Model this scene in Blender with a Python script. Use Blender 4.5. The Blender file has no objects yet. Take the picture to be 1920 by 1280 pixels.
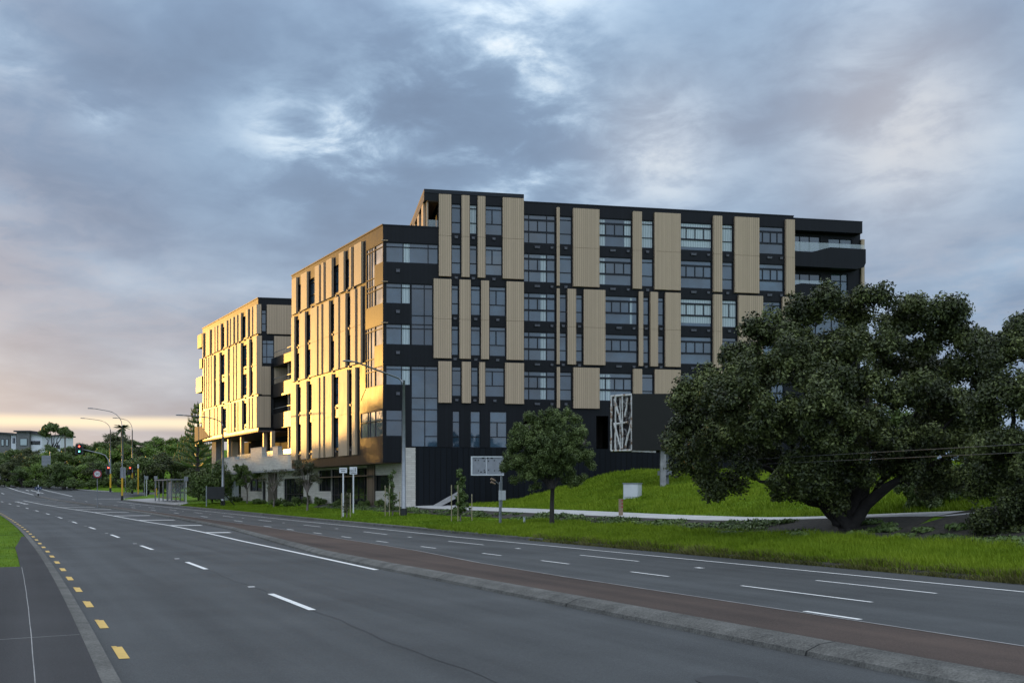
import bpy, math, random
import numpy as np
from mathutils import Vector
random.seed(7); rng = np.random.default_rng(7)
SC = bpy.context.scene; COL = SC.collection
R = math.radians
F_PX, CX, HY, EYE = 2000.0, 960.0, 925.0, 1.85      # photograph measured at 1920x1280: focal length, centre, horizon, eye height

# ------------------------------------------------------------------ survey: the road curve and the terrain
ZU = np.array([-80, 40, 53, 62, 71, 80, 89, 98, 107, 116.5, 135, 150, 170, 200, 240, 300, 420, 700.])
ZZ = np.array([0, 0, .07, .11, .18, .26, .35, .44, .55, .66, 1.0, 1.45, 2.3, 4.0, 6.7, 10.8, 17, 24.])
def zr(u): return np.interp(u, ZU, ZZ)
def LX(u): return 4.6 - .45*u - .0005*u*u
def ut2xy(u, t):
    k = .45 + .001*u; s = np.sqrt(1 + k*k)
    return LX(u) + t/s, u + t*k/s
def xy2ut(x, y):
    us = np.arange(-60, 500, .25)
    d = (LX(us) - x)**2 + (us - y)**2; u = us[int(np.argmin(d))]
    k = .45 + .001*u; s = math.sqrt(1 + k*k)
    return float(u), float(((x - LX(u)) + (y - u)*k)/s)
def ss(a, b, x):
    v = np.clip((x - a)/(b - a), 0, 1); return v*v*(3 - 2*v)
def wob(x, y):
    return .5*np.sin(x*.9 + 1.3*np.sin(y*.7)) + .35*np.sin(y*1.7 + x*.6) + .15*np.sin(x*3.1 - y*2.3)
def Hut(u, t):
    u = np.asarray(u, float); t = np.asarray(t, float)
    x, y = ut2xy(u, t)
    z = zr(u)
    r = np.clip(t - 14.6, 0, None)
    far = 1 + .75*ss(36, 22, u)
    prof = np.interp(r, [0, 6.3, 7.75, 10.8, 60], [0, .27, .58, .70, .70])
    z = z + np.where(t > 14.5, .12, 0) + prof*far*ss(150, 120, u) + .03*np.clip(r, 0, 20)*ss(120, 150, u)
    w = ss(-5, 7, x)*ss(150, 100, u)
    z = z + .19*np.clip(t - 25.4, 0, 13.2)*w
    z = z + np.clip(.13*(t - 17), 0, 5)*ss(150, 190, u)
    z = z + .05*wob(x, y)*ss(15.5, 18, t)*(1 - ss(20.6, 21.2, t)*(1 - ss(25.5, 26.6, t))) * (1 + 1.4*w*ss(25, 30, t))
    l = np.clip(-3.6 - t, 0, None)
    z = z + np.where(t < -3.5, .11, 0) + .09*np.clip(l - 8, 0, 60)
    return z
def H(x, y):
    u, t = xy2ut(x, y); return float(Hut(u, t))
def G(px, py, dmin=4, dmax=400):
    """point of the terrain seen at a photograph pixel"""
    D = dmin
    while D < dmax:
        x = (px - CX)/F_PX*D; z = EYE - (py - HY)/F_PX*D
        if z <= H(x, D): return Vector((x, D, H(x, D)))
        D *= 1.006
    return Vector((x, dmax, z))
def P(px, py, D): return Vector(((px - CX)/F_PX*D, D, EYE - (py - HY)/F_PX*D))
def GD(px, D):
    x = (px - CX)/F_PX*D; return Vector((x, D, H(x, D)))

# ------------------------------------------------------------------ materials
MATS = {}
def newmat(name):
    m = bpy.data.materials.new(name); m.use_nodes = True; MATS[name] = m
    nt = m.node_tree; b = nt.nodes['Principled BSDF']; return m, nt, b
def N(nt, typ, **kw):
    n = nt.nodes.new(typ)
    for k, v in kw.items():
        if k.startswith('i_'): n.inputs[k[2:].replace('_', ' ')].default_value = v
        else: setattr(n, k, v)
    return n
def ramp(nt, stops, interp='LINEAR'):
    r = nt.nodes.new('ShaderNodeValToRGB'); cr = r.color_ramp; cr.interpolation = interp
    while len(cr.elements) < len(stops): cr.elements.new(.5)
    for e, (p, c) in zip(cr.elements, stops):
        e.position = p; e.color = (c[0], c[1], c[2], 1)
    return r
def simple(name, col, rough=.6, metal=0, var=.12, scale=3, bump=0, bscale=40, spec=.5, coat=0, ior=None):
    m, nt, b = newmat(name)
    tc = N(nt, 'ShaderNodeNewGeometry'); no = N(nt, 'ShaderNodeTexNoise'); no.inputs['Scale'].default_value = scale; no.inputs['Detail'].default_value = 6
    nt.links.new(tc.outputs['Position'], no.inputs['Vector'])
    c = np.array(col)
    r = ramp(nt, [(.3, c*(1 - var)), (.7, np.minimum(c*(1 + var), 1))])
    nt.links.new(no.outputs['Fac'], r.inputs['Fac']); nt.links.new(r.outputs['Color'], b.inputs['Base Color'])
    b.inputs['Roughness'].default_value = rough; b.inputs['Metallic'].default_value = metal
    b.inputs['Specular IOR Level'].default_value = spec; b.inputs['Coat Weight'].default_value = coat
    if ior: b.inputs['IOR'].default_value = ior
    if bump:
        n2 = N(nt, 'ShaderNodeTexNoise'); n2.inputs['Scale'].default_value = bscale; n2.inputs['Detail'].default_value = 4
        nt.links.new(tc.outputs['Position'], n2.inputs['Vector'])
        bp = N(nt, 'ShaderNodeBump'); bp.inputs['Strength'].default_value = bump; bp.inputs['Distance'].default_value = .02
        nt.links.new(n2.outputs['Fac'], bp.inputs['Height']); nt.links.new(bp.outputs['Normal'], b.inputs['Normal'])
    return m
def emis(name, col, st):
    m, nt, b = newmat(name); b.inputs['Base Color'].default_value = (*[c*.4 for c in col], 1)
    b.inputs['Emission Color'].default_value = (*col, 1); b.inputs['Emission Strength'].default_value = st; return m

def mat_clad(name, col, rough, metal, pitch, amp, seam, dark, spec=.5, seamdark=.55):
    """vertical board cladding: grooves every `pitch` metres along the UV's u (metres along the wall)"""
    m, nt, b = newmat(name)
    uv = N(nt, 'ShaderNodeUVMap'); sp = N(nt, 'ShaderNodeSeparateXYZ'); nt.links.new(uv.outputs['UV'], sp.inputs[0])
    def math_(op, a, bb=None):
        n = N(nt, 'ShaderNodeMath', operation=op)
        for i, v in enumerate((a, bb)):
            if v is None: continue
            if isinstance(v, (int, float)): n.inputs[i].default_value = v
            else: nt.links.new(v, n.inputs[i])
        return n.outputs[0]
    q = math_('DIVIDE', sp.outputs[0], pitch); fr = math_('FRACT', q); fl = math_('FLOOR', q)
    groove = math_('LESS_THAN', fr, .16)
    wn = N(nt, 'ShaderNodeTexWhiteNoise', noise_dimensions='1D'); nt.links.new(fl, wn.inputs['W'])
    no = N(nt, 'ShaderNodeTexNoise'); no.inputs['Scale'].default_value = 1.1; no.inputs['Detail'].default_value = 5
    mp = N(nt, 'ShaderNodeMapping'); mp.inputs['Scale'].default_value = (3.5, .5, 1); nt.links.new(uv.outputs['UV'], mp.inputs[0]); nt.links.new(mp.outputs[0], no.inputs['Vector'])
    c = np.array(col)
    r = ramp(nt, [(.25, c*(1 - amp)), (.75, c*(1 + amp))])
    mx = math_('ADD', math_('MULTIPLY', wn.outputs['Value'], .5), math_('MULTIPLY', no.outputs['Fac'], .5)); nt.links.new(mx, r.inputs['Fac'])
    mix = N(nt, 'ShaderNodeMix', data_type='RGBA'); nt.links.new(groove, mix.inputs[0]); nt.links.new(r.outputs[0], mix.inputs[6]); mix.inputs[7].default_value = (*(c*seamdark), 1)
    nt.links.new(mix.outputs[2], b.inputs['Base Color'])
    bp = N(nt, 'ShaderNodeBump'); bp.inputs['Strength'].default_value = seam; bp.inputs['Distance'].default_value = .03
    h = math_('SUBTRACT', 1.0, groove); nt.links.new(h, bp.inputs['Height'])
    nt.links.new(bp.outputs[0], b.inputs['Normal'])
    rr = math_('ADD', math_('MULTIPLY', no.outputs['Fac'], .16), rough - .08); nt.links.new(rr, b.inputs['Roughness'])
    b.inputs['Metallic'].default_value = metal; b.inputs['Specular IOR Level'].default_value = spec
    return m
mat_clad('panel', (.45, .335, .23), .5, .0, .165, .07, .5, .6, spec=.3)
mat_clad('charcoal', (.0050, .0058, .0080), .40, 0, .30, .15, .22, .5, spec=.2, seamdark=.7)
mat_clad('base_clad', (.006, .008, .011), .6, 0, .42, .2, .5, .5, spec=.14, seamdark=.45)
mat_clad('bronze_matt', (.20, .15, .10), .7, 0, .9, .1, .3, .5, spec=.1)
mat_clad('bronze', (.13, .11, .095), .44, .45, .9, .1, .3, .5)

def mat_glass(name, c0, c1, rough=.03, ior=2.1, wobble=.02):
    m, nt, b = newmat(name)
    oi = N(nt, 'ShaderNodeObjectInfo'); r = ramp(nt, [(0, c0), (1, c1)]); nt.links.new(oi.outputs['Random'], r.inputs['Fac'])
    g = N(nt, 'ShaderNodeNewGeometry'); no = N(nt, 'ShaderNodeTexNoise'); no.inputs['Scale'].default_value = .8; no.inputs['Detail'].default_value = 2
    nt.links.new(g.outputs['Position'], no.inputs['Vector'])
    n3 = N(nt, 'ShaderNodeTexNoise'); n3.inputs['Scale'].default_value = .55; n3.inputs['Detail'].default_value = 3
    nt.links.new(g.outputs['Position'], n3.inputs['Vector'])
    mr = N(nt, 'ShaderNodeMapRange'); mr.inputs[1].default_value = .35; mr.inputs[2].default_value = .7; mr.inputs[3].default_value = .55; mr.inputs[4].default_value = 1.25
    nt.links.new(n3.outputs['Fac'], mr.inputs[0])
    vm = N(nt, 'ShaderNodeVectorMath', operation='SCALE'); nt.links.new(r.outputs[0], vm.inputs[0]); nt.links.new(mr.outputs[0], vm.inputs['Scale'])
    nt.links.new(vm.outputs[0], b.inputs['Base Color'])
    bp = N(nt, 'ShaderNodeBump'); bp.inputs['Strength'].default_value = wobble; bp.inputs['Distance'].default_value = .2
    nt.links.new(no.outputs['Fac'], bp.inputs['Height']); nt.links.new(bp.outputs[0], b.inputs['Normal'])
    b.inputs['Roughness'].default_value = rough; b.inputs['IOR'].default_value = ior
    return m
mat_glass('glass', (.018, .040, .066), (.060, .105, .150), ior=1.85)
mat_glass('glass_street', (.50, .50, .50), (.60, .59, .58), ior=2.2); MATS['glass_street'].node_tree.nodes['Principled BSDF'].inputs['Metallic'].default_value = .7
mat_glass('glass_dark', (.010, .012, .014), (.02, .02, .02), ior=1.5)
m, nt, b = newmat('curtain')
uv = N(nt, 'ShaderNodeUVMap'); wv = N(nt, 'ShaderNodeTexWave'); wv.inputs['Scale'].default_value = 1.6; wv.inputs['Distortion'].default_value = 1.2; nt.links.new(uv.outputs[0], wv.inputs[0])
r_ = ramp(nt, [(0, (.26, .32, .34)), (1, (.42, .49, .50))]); nt.links.new(wv.outputs['Fac'], r_.inputs[0]); nt.links.new(r_.outputs[0], b.inputs['Base Color'])
b.inputs['Roughness'].default_value = .6; b.inputs['Coat Weight'].default_value = 1; b.inputs['Coat Roughness'].default_value = .03; b.inputs['Coat IOR'].default_value = 1.5
simple('frame', (.006, .009, .015), .5, 0, .1, spec=.3)
simple('stone', (.52, .48, .43), .8, 0, .1, 1.5, .5, 9)
m = MATS['stone']; nt = m.node_tree; b = nt.nodes['Principled BSDF']
uvn = N(nt, 'ShaderNodeUVMap'); bk = N(nt, 'ShaderNodeTexBrick'); bk.inputs['Scale'].default_value = 1; bk.inputs['Brick Width'].default_value = .6; bk.inputs['Row Height'].default_value = .16; bk.inputs['Mortar Size'].default_value = .008
bk.inputs['Color1'].default_value = (.56, .52, .46, 1); bk.inputs['Color2'].default_value = (.46, .42, .37, 1); bk.inputs['Mortar'].default_value = (.3, .28, .25, 1)
nt.links.new(uvn.outputs[0], bk.inputs[0]); nt.links.new(bk.outputs[0], b.inputs['Base Color'])
simple('soffit', (.10, .06, .04), .6, 0, .2)
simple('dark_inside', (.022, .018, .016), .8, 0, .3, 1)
simple('concrete', (.27, .265, .26), .85, 0, .25, 2.2, .35, 30)
simple('path_concrete', (.40, .40, .395), .85, 0, .12, 1.0, .2, 30)
simple('white_paint', (.72, .72, .70), .6, 0, .14, 8)
simple('yellow_paint', (.62, .40, .09), .6, 0, .12, 8)
simple('steel', (.24, .255, .27), .45, .6, .12, 5)
simple('pole_yellow', (.62, .36, .02), .5, 0, .1)
simple('black_metal', (.013, .013, .014), .5, 0, .2)
simple('sign_white', (.62, .62, .64), .5, 0, .05)
simple('sign_grey', (.22, .23, .25), .5, .2, .12, 4)
simple('sign_red', (.32, .02, .03), .5, 0, .05)
simple('sign_blue', (.012, .03, .09), .5, 0, .05)
simple('timber', (.26, .15, .10), .8, 0, .2, 12)
simple('stake', (.32, .27, .17), .8, 0, .2, 12)
simple('pink_post', (.27, .19, .13), .8, 0, .25, 20)
simple('cabinet', (.50, .52, .53), .5, 0, .06)
simple('bark', (.030, .025, .022), .9, 0, .35, 6, .6, 25)
simple('bark_pale', (.12, .10, .085), .9, 0, .3, 8, .5, 30)
simple('billboard_face', (.017, .017, .015), .75, 0, .1, 1, spec=.25)
simple('roof_dark', (.05, .05, .055), .7, 0, .15)
simple('house_white', (.66, .67, .72), .7, 0, .06)
simple('house_grey', (.14, .14, .14), .7, 0, .1)
simple('gravel', (.13, .12, .11), .9, 0, .5, 25, .5, 60)
simple('mulch', (.030, .026, .02), .95, 0, .5, 8, .9, 30)
emis('lamp_red', (1, .05, .03), 5); emis('lamp_green', (.1, 1, .6), 3.5)
# rusty white truss
m, nt, b = newmat('rusty_white')
g = N(nt, 'ShaderNodeNewGeometry'); no = N(nt, 'ShaderNodeTexNoise'); no.inputs['Scale'].default_value = 3.5; no.inputs['Detail'].default_value = 8; no.inputs['Roughness'].default_value = .7
nt.links.new(g.outputs[0], no.inputs[0]); r_ = ramp(nt, [(.34, (.06, .03, .02)), (.42, (.28, .17, .10)), (.47, (.50, .485, .46)), (.8, (.62, .60, .57))]); nt.links.new(no.outputs['Fac'], r_.inputs[0]); nt.links.new(r_.outputs[0], b.inputs['Base Color']); b.inputs['Roughness'].default_value = .8
m2, nt, b = newmat('torn_lining')
g = N(nt, 'ShaderNodeNewGeometry'); no = N(nt, 'ShaderNodeTexNoise'); no.inputs['Scale'].default_value = 2.2; no.inputs['Detail'].default_value = 7; no.inputs['Distortion'].default_value = 1.5
nt.links.new(g.outputs[0], no.inputs[0]); r_ = ramp(nt, [(.46, (.012, .010, .010)), (.52, (.05, .035, .03)), (.57, (.10, .10, .10)), (.64, (.25, .24, .24))]); nt.links.new(no.outputs['Fac'], r_.inputs[0]); nt.links.new(r_.outputs[0], b.inputs['Base Color']); b.inputs['Roughness'].default_value = .9
# asphalt
def mat_asphalt(name, c_lo, c_hi, rough=.62, patches=True, spec=.5):
    m, nt, b = newmat(name)
    g = N(nt, 'ShaderNodeNewGeometry')
    n1 = N(nt, 'ShaderNodeTexNoise'); n1.inputs['Scale'].default_value = .25; n1.inputs['Detail'].default_value = 5; n1.inputs['Roughness'].default_value = .6
    n2 = N(nt, 'ShaderNodeTexNoise'); n2.inputs['Scale'].default_value = 55; n2.inputs['Detail'].default_value = 3
    uv = N(nt, 'ShaderNodeUVMap'); mp = N(nt, 'ShaderNodeMapping'); mp.inputs['Scale'].default_value = (1.5, .04, 1)
    n3 = N(nt, 'ShaderNodeTexNoise'); n3.inputs['Scale'].default_value = 1.0; n3.inputs['Detail'].default_value = 4
    nt.links.new(uv.outputs[0], mp.inputs[0]); nt.links.new(mp.outputs[0], n3.inputs[0])
    for n in (n1, n2): nt.links.new(g.outputs['Position'], n.inputs['Vector'])
    a = N(nt, 'ShaderNodeMath', operation='ADD'); a.inputs[0].default_value = 0
    def mul(o, k):
        q = N(nt, 'ShaderNodeMath', operation='MULTIPLY'); nt.links.new(o, q.inputs[0]); q.inputs[1].default_value = k; return q.outputs[0]
    def add(o, p):
        q = N(nt, 'ShaderNodeMath', operation='ADD'); nt.links.new(o, q.inputs[0]); nt.links.new(p, q.inputs[1]); return q.outputs[0]
    f = add(add(mul(n1.outputs['Fac'], .38), mul(n2.outputs['Fac'], .26)), mul(n3.outputs['Fac'], .36))
    n5 = N(nt, 'ShaderNodeTexVoronoi'); n5.inputs['Scale'].default_value = 42; nt.links.new(g.outputs['Position'], n5.inputs['Vector']); f = add(f, mul(n5.outputs['Distance'], .16)); q_ = N(nt, 'ShaderNodeMath', operation='SUBTRACT'); nt.links.new(f, q_.inputs[0]); q_.inputs[1].default_value = .075; f = q_.outputs[0]
    r = ramp(nt, [(.36, c_lo), (.64, c_hi)]); nt.links.new(f, r.inputs[0])
    nt.links.new(r.outputs[0], b.inputs['Base Color']); b.inputs['Roughness'].default_value = rough; b.inputs['Specular IOR Level'].default_value = spec
    bp = N(nt, 'ShaderNodeBump'); bp.inputs['Strength'].default_value = .45; bp.inputs['Distance'].default_value = .01
    n4 = N(nt, 'ShaderNodeTexNoise'); n4.inputs['Scale'].default_value = 120; n4.inputs['Detail'].default_value = 2; nt.links.new(g.outputs[0], n4.inputs[0])
    nt.links.new(n4.outputs['Fac'], bp.inputs['Height']); nt.links.new(bp.outputs[0], b.inputs['Normal'])
    return m
mat_asphalt('asphalt', (.026, .028, .029), (.075, .080, .082), .72, spec=.28)
mat_asphalt('asphalt_old', (.018, .018, .019), (.048, .048, .050), .8, spec=.25)
mat_asphalt('red_paving', (.032, .025, .022), (.098, .070, .057), .85, spec=.2)
mat_asphalt('kerb_old', (.045, .045, .042), (.165, .162, .150), .85, spec=.2)
mm_ = MATS['kerb_old'].node_tree
for n_ in mm_.nodes:
    if n_.type == 'TEX_NOISE' and abs(n_.inputs['Scale'].default_value - .25) < .01: n_.inputs['Scale'].default_value = 1.7
    if n_.type == 'TEX_NOISE' and abs(n_.inputs['Scale'].default_value - 55) < .01: n_.inputs['Scale'].default_value = 24
mp_ = MATS['kerb_old'].node_tree; bb_ = mp_.nodes['Principled BSDF']; lk_ = bb_.inputs['Base Color'].links[0].from_socket
u_n = N(mp_, 'ShaderNodeUVMap'); s_n = N(mp_, 'ShaderNodeSeparateXYZ'); mp_.links.new(u_n.outputs[0], s_n.inputs[0])
a_n = N(mp_, 'ShaderNodeMath', operation='MULTIPLY'); a_n.inputs[1].default_value = .19; mp_.links.new(s_n.outputs[1], a_n.inputs[0])
b_n = N(mp_, 'ShaderNodeMath', operation='FRACT'); mp_.links.new(a_n.outputs[0], b_n.inputs[0])
c_n = N(mp_, 'ShaderNodeMath', operation='LESS_THAN'); c_n.inputs[1].default_value = .005; mp_.links.new(b_n.outputs[0], c_n.inputs[0])
m_n = N(mp_, 'ShaderNodeMix', data_type='RGBA'); mp_.links.new(c_n.outputs[0], m_n.inputs[0]); mp_.links.new(lk_, m_n.inputs[6]); m_n.inputs[7].default_value = (.02, .02, .02, 1); mp_.links.new(m_n.outputs[2], bb_.inputs['Base Color'])
# ground + grass
m, nt, b = newmat('ground')
g = N(nt, 'ShaderNodeNewGeometry'); n1 = N(nt, 'ShaderNodeTexNoise'); n1.inputs['Scale'].default_value = .45; n1.inputs['Detail'].default_value = 8; n1.inputs['Roughness'].default_value = .65
nt.links.new(g.outputs[0], n1.inputs[0])
r_ = ramp(nt, [(.30, (.045, .08, .008)), (.48, (.085, .16, .010)), (.62, (.12, .20, .016)), (.75, (.14, .15, .04))]); nt.links.new(n1.outputs['Fac'], r_.inputs[0]); nt.links.new(r_.outputs[0], b.inputs['Base Color'])
n2 = N(nt, 'ShaderNodeTexNoise'); n2.inputs['Scale'].default_value = 9; n2.inputs['Detail'].default_value = 6; nt.links.new(g.outputs[0], n2.inputs[0])
bp = N(nt, 'ShaderNodeBump'); bp.inputs['Strength'].default_value = .8; bp.inputs['Distance'].default_value = .12; nt.links.new(n2.outputs['Fac'], bp.inputs['Height']); nt.links.new(bp.outputs[0], b.inputs['Normal']); b.inputs['Roughness'].default_value = .95; b.inputs['Specular IOR Level'].default_value = .1
def mat_leaf(name, stops, rough=.5, trans=.0, spec=.3):
    m, nt, b = newmat(name)
    uv = N(nt, 'ShaderNodeUVMap'); sp = N(nt, 'ShaderNodeSeparateXYZ'); nt.links.new(uv.outputs[0], sp.inputs[0])
    g = N(nt, 'ShaderNodeNewGeometry'); no = N(nt, 'ShaderNodeTexNoise'); no.inputs['Scale'].default_value = .8; no.inputs['Detail'].default_value = 3; nt.links.new(g.outputs[0], no.inputs[0])
    a = N(nt, 'ShaderNodeMath', operation='MULTIPLY_ADD'); nt.links.new(sp.outputs[0], a.inputs[0]); a.inputs[1].default_value = .6
    mm = N(nt, 'ShaderNodeMath', operation='MULTIPLY'); nt.links.new(no.outputs['Fac'], mm.inputs[0]); mm.inputs[1].default_value = .45; nt.links.new(mm.outputs[0], a.inputs[2])
    if name.startswith('blade'):
        n9 = N(nt, 'ShaderNodeTexNoise'); n9.inputs['Scale'].default_value = .22; n9.inputs['Detail'].default_value = 4; nt.links.new(g.outputs[0], n9.inputs[0]); a.inputs[1].default_value = .5
        e9 = N(nt, 'ShaderNodeMath', operation='MULTIPLY_ADD'); nt.links.new(n9.outputs['Fac'], e9.inputs[0]); e9.inputs[1].default_value = .9; e9.inputs[2].default_value = -.40
        f9 = N(nt, 'ShaderNodeMath', operation='ADD'); nt.links.new(a.outputs[0], f9.inputs[0]); nt.links.new(e9.outputs[0], f9.inputs[1]); a = f9
    r = ramp(nt, stops); nt.links.new(a.outputs[0], r.inputs[0]); nt.links.new(r.outputs[0], b.inputs['Base Color'])
    b.inputs['Roughness'].default_value = rough; b.inputs['Specular IOR Level'].default_value = spec
    return m
mat_leaf('leaf_dark', [(.1, (.010, .014, .005)), (.4, (.025, .034, .010)), (.62, (.075, .092, .026)), (.8, (.17, .195, .058)), (1, (.26, .28, .10))])
mat_leaf('leaf_mid', [(.1, (.024, .040, .010)), (.5, (.070, .110, .026)), (.9, (.15, .20, .06))])
mat_leaf('leaf_street', [(.1, (.016, .025, .008)), (.4, (.048, .072, .018)), (.65, (.115, .155, .042)), (.9, (.22, .27, .09))])
mat_leaf('leaf_bright', [(.1, (.045, .078, .010)), (.5, (.11, .18, .025)), (.9, (.20, .28, .05))])
mat_leaf('leaf_forest', [(.1, (.028, .044, .010)), (.5, (.078, .115, .027)), (.9, (.15, .20, .05))])
mat_leaf('leaf_sparse', [(.1, (.04, .035, .02)), (.5, (.07, .075, .035)), (.9, (.11, .10, .06))])
mat_leaf('blade', [(.1, (.065, .100, .004)), (.45, (.140, .210, .009)), (.85, (.22, .29, .018)), (1, (.32, .31, .10))], .6, spec=.15)
mat_leaf('blade_lawn', [(.1, (.045, .080, .006)), (.5, (.115, .18, .010)), (.9, (.18, .25, .02))], .7, spec=.1)

mat_leaf('blade_dry', [(.1, (.05, .05, .02)), (.5, (.12, .12, .035)), (.9, (.22, .19, .09))], .8, spec=.1)
# ------------------------------------------------------------------ mesh helpers
def props(o, label=None, cat=None, group=None, kind=None):
    if label: o['label'] = label
    if cat: o['category'] = cat
    if group: o['group'] = group
    if kind: o['kind'] = kind
    return o
def empty(name, loc=(0, 0, 0), label=None, cat=None, group=None, rz=0):
    o = bpy.data.objects.new(name, None); COL.objects.link(o); o.location = loc; o.rotation_euler = (0, 0, rz)
    o.empty_display_size = .3
    return props(o, label, cat, group)
class MB:
    def __init__(s): s.v = []; s.f = []; s.uv = []
    def quad(s, pts, uvs=None):
        b = len(s.v); s.v += [tuple(p) for p in pts]; s.f.append(tuple(range(b, b + len(pts))))
        s.uv += (uvs if uvs else [(p[0] + p[1], p[2]) for p in pts])
    def box(s, x0, x1, y0, y1, z0, z1):
        c = [(x0, y0, z0), (x1, y0, z0), (x1, y1, z0), (x0, y1, z0), (x0, y0, z1), (x1, y0, z1), (x1, y1, z1), (x0, y1, z1)]
        for q in ((0, 3, 2, 1), (4, 5, 6, 7), (0, 1, 5, 4), (1, 2, 6, 5), (2, 3, 7, 6), (3, 0, 4, 7)): s.quad([c[i] for i in q])
        return s
    def pbox(s, pl, s0, s1, d0, d1, z0, z1):
        """box on a wall plane: s along the wall, d outward, z up"""
        c = []
        for z in (z0, z1):
            for (a, d) in ((s0, d1), (s1, d1), (s1, d0), (s0, d0)):
                p = pl.at(a, d, z); c.append((p, (a + d, z), (a, d)))
        flip = pl.e[0]*pl.n[1] - pl.e[1]*pl.n[0] > 0
        for q in ((0, 3, 2, 1), (4, 5, 6, 7), (0, 1, 5, 4), (1, 2, 6, 5), (2, 3, 7, 6), (3, 0, 4, 7)):
            cap = 2 in q and 3 in q and 0 in q or (4 in q and 5 in q and 6 in q)
            if flip: q = q[::-1]
            if cap: s.quad([c[i][0] for i in q], [c[i][2] for i in q])
            else: s.quad([c[i][0] for i in q], [c[i][1] for i in q])
        return s
    def poly(s, pl, pts, d0, d1):
        """prism of an outline (s,z) on a wall plane"""
        n = len(pts); f = [pl.at(a, d1, z) for a, z in pts]; b = [pl.at(a, d0, z) for a, z in pts]
        s.quad(f, [p for p in pts]); s.quad(b[::-1], [p for p in pts[::-1]])
        for i in range(n):
            j = (i + 1) % n; s.quad([f[j], f[i], b[i], b[j]], [(pts[j][0], pts[j][1]), (pts[i][0], pts[i][1]), (pts[i][0] + .3, pts[i][1]), (pts[j][0] + .3, pts[j][1])])
        return s
    def tube(s, pts, rad, n=8, cap=True):
        pts = [Vector(p) for p in pts]
        if not hasattr(rad, '__len__'): rad = [rad]*len(pts)
        rings = []
        for i, p in enumerate(pts):
            t = (pts[min(i + 1, len(pts) - 1)] - pts[max(i - 1, 0)])
            t = t.normalized() if t.length > 1e-9 else Vector((0, 0, 1))
            a = Vector((1, 0, 0)) if abs(t.x) < .8 else Vector((0, 1, 0))
            u = t.cross(a).normalized(); w = t.cross(u)
            b = len(s.v); rings.append(b)
            for k in range(n):
                an = 2*math.pi*k/n; s.v.append(tuple(p + (u*math.cos(an) + w*math.sin(an))*rad[i]))
        for i in range(len(pts) - 1):
            for k in range(n):
                j = (k + 1) % n; s.f.append((rings[i] + k, rings[i] + j, rings[i + 1] + j, rings[i + 1] + k)); s.uv += [(k/n, i), (j/n, i), (j/n, i + 1), (k/n, i + 1)]
        if cap:
            for b, rev in ((rings[0], False), (rings[-1], True)):
                idx = [b + k for k in range(n)]
                if rev: idx = idx[::-1]
                s.f.append(tuple(idx)); s.uv += [(0, 0)]*n
        return s
    def disc(s, c, r, nrm, th, n=20):
        c = Vector(c); nrm = Vector(nrm).normalized(); return s.tube([c - nrm*th/2, c + nrm*th/2], r, n)
    def build(s, name, mat, parent=None, smooth=False):
        me = bpy.data.meshes.new(name)
        off = Vector((0, 0, 0))
        me.from_pydata(s.v, [], s.f); me.update()
        ul = me.uv_layers.new(name='UVMap'); ul.data.foreach_set('uv', np.array(s.uv, dtype=np.float32).ravel())
        me.materials.append(MATS[mat] if isinstance(mat, str) else mat)
        if smooth: me.polygons.foreach_set('use_smooth', [True]*len(me.polygons))
        o = bpy.data.objects.new(name, me); COL.objects.link(o)
        if parent is not None: o.parent = parent
        return o
def npmesh(name, V, faces_n, mat, uvs, parent=None):
    """V: (n*k,3) vertices, every k of them one face"""
    k = faces_n; n = len(V)//k
    me = bpy.data.meshes.new(name); me.vertices.add(len(V)); me.vertices.foreach_set('co', V.astype(np.float32).ravel())
    me.loops.add(len(V)); me.loops.foreach_set('vertex_index', np.arange(len(V), dtype=np.int32))
    me.polygons.add(n); me.polygons.foreach_set('loop_start', (np.arange(n)*k).astype(np.int32))
    me.update(calc_edges=True)
    ul = me.uv_layers.new(name='UVMap'); ul.data.foreach_set('uv', uvs.astype(np.float32).ravel())
    me.materials.append(MATS[mat]); me.validate()
    o = bpy.data.objects.new(name, me); COL.objects.link(o)
    if parent is not None: o.parent = parent
    return o
def grid_ut(name, us, ts, zf, mat, label=None):
    """sheet over the road's own coordinates"""
    U, T = np.meshgrid(us, ts, indexing='ij'); X, Y = ut2xy(U, T); Z = zf(U, T)
    nu, nt_ = U.shape; V = np.stack([X, Y, Z], -1).reshape(-1, 3)
    i = np.arange(nu - 1)[:, None]*nt_ + np.arange(nt_ - 1)[None, :]
    Fq = np.stack([i, i + nt_, i + nt_ + 1, i + 1], -1).reshape(-1, 4)[:, ::-1]
    me = bpy.data.meshes.new(name); me.from_pydata(V.tolist(), [], Fq.tolist()); me.update()
    uvv = np.stack([T.ravel(), U.ravel()], -1); ul = me.uv_layers.new(name='UVMap')
    ul.data.foreach_set('uv', uvv[Fq.ravel()].astype(np.float32).ravel())
    me.materials.append(MATS[mat]); me.polygons.foreach_set('use_smooth', [True]*len(me.polygons))
    o = bpy.data.objects.new(name, me); COL.objects.link(o); return o

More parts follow.
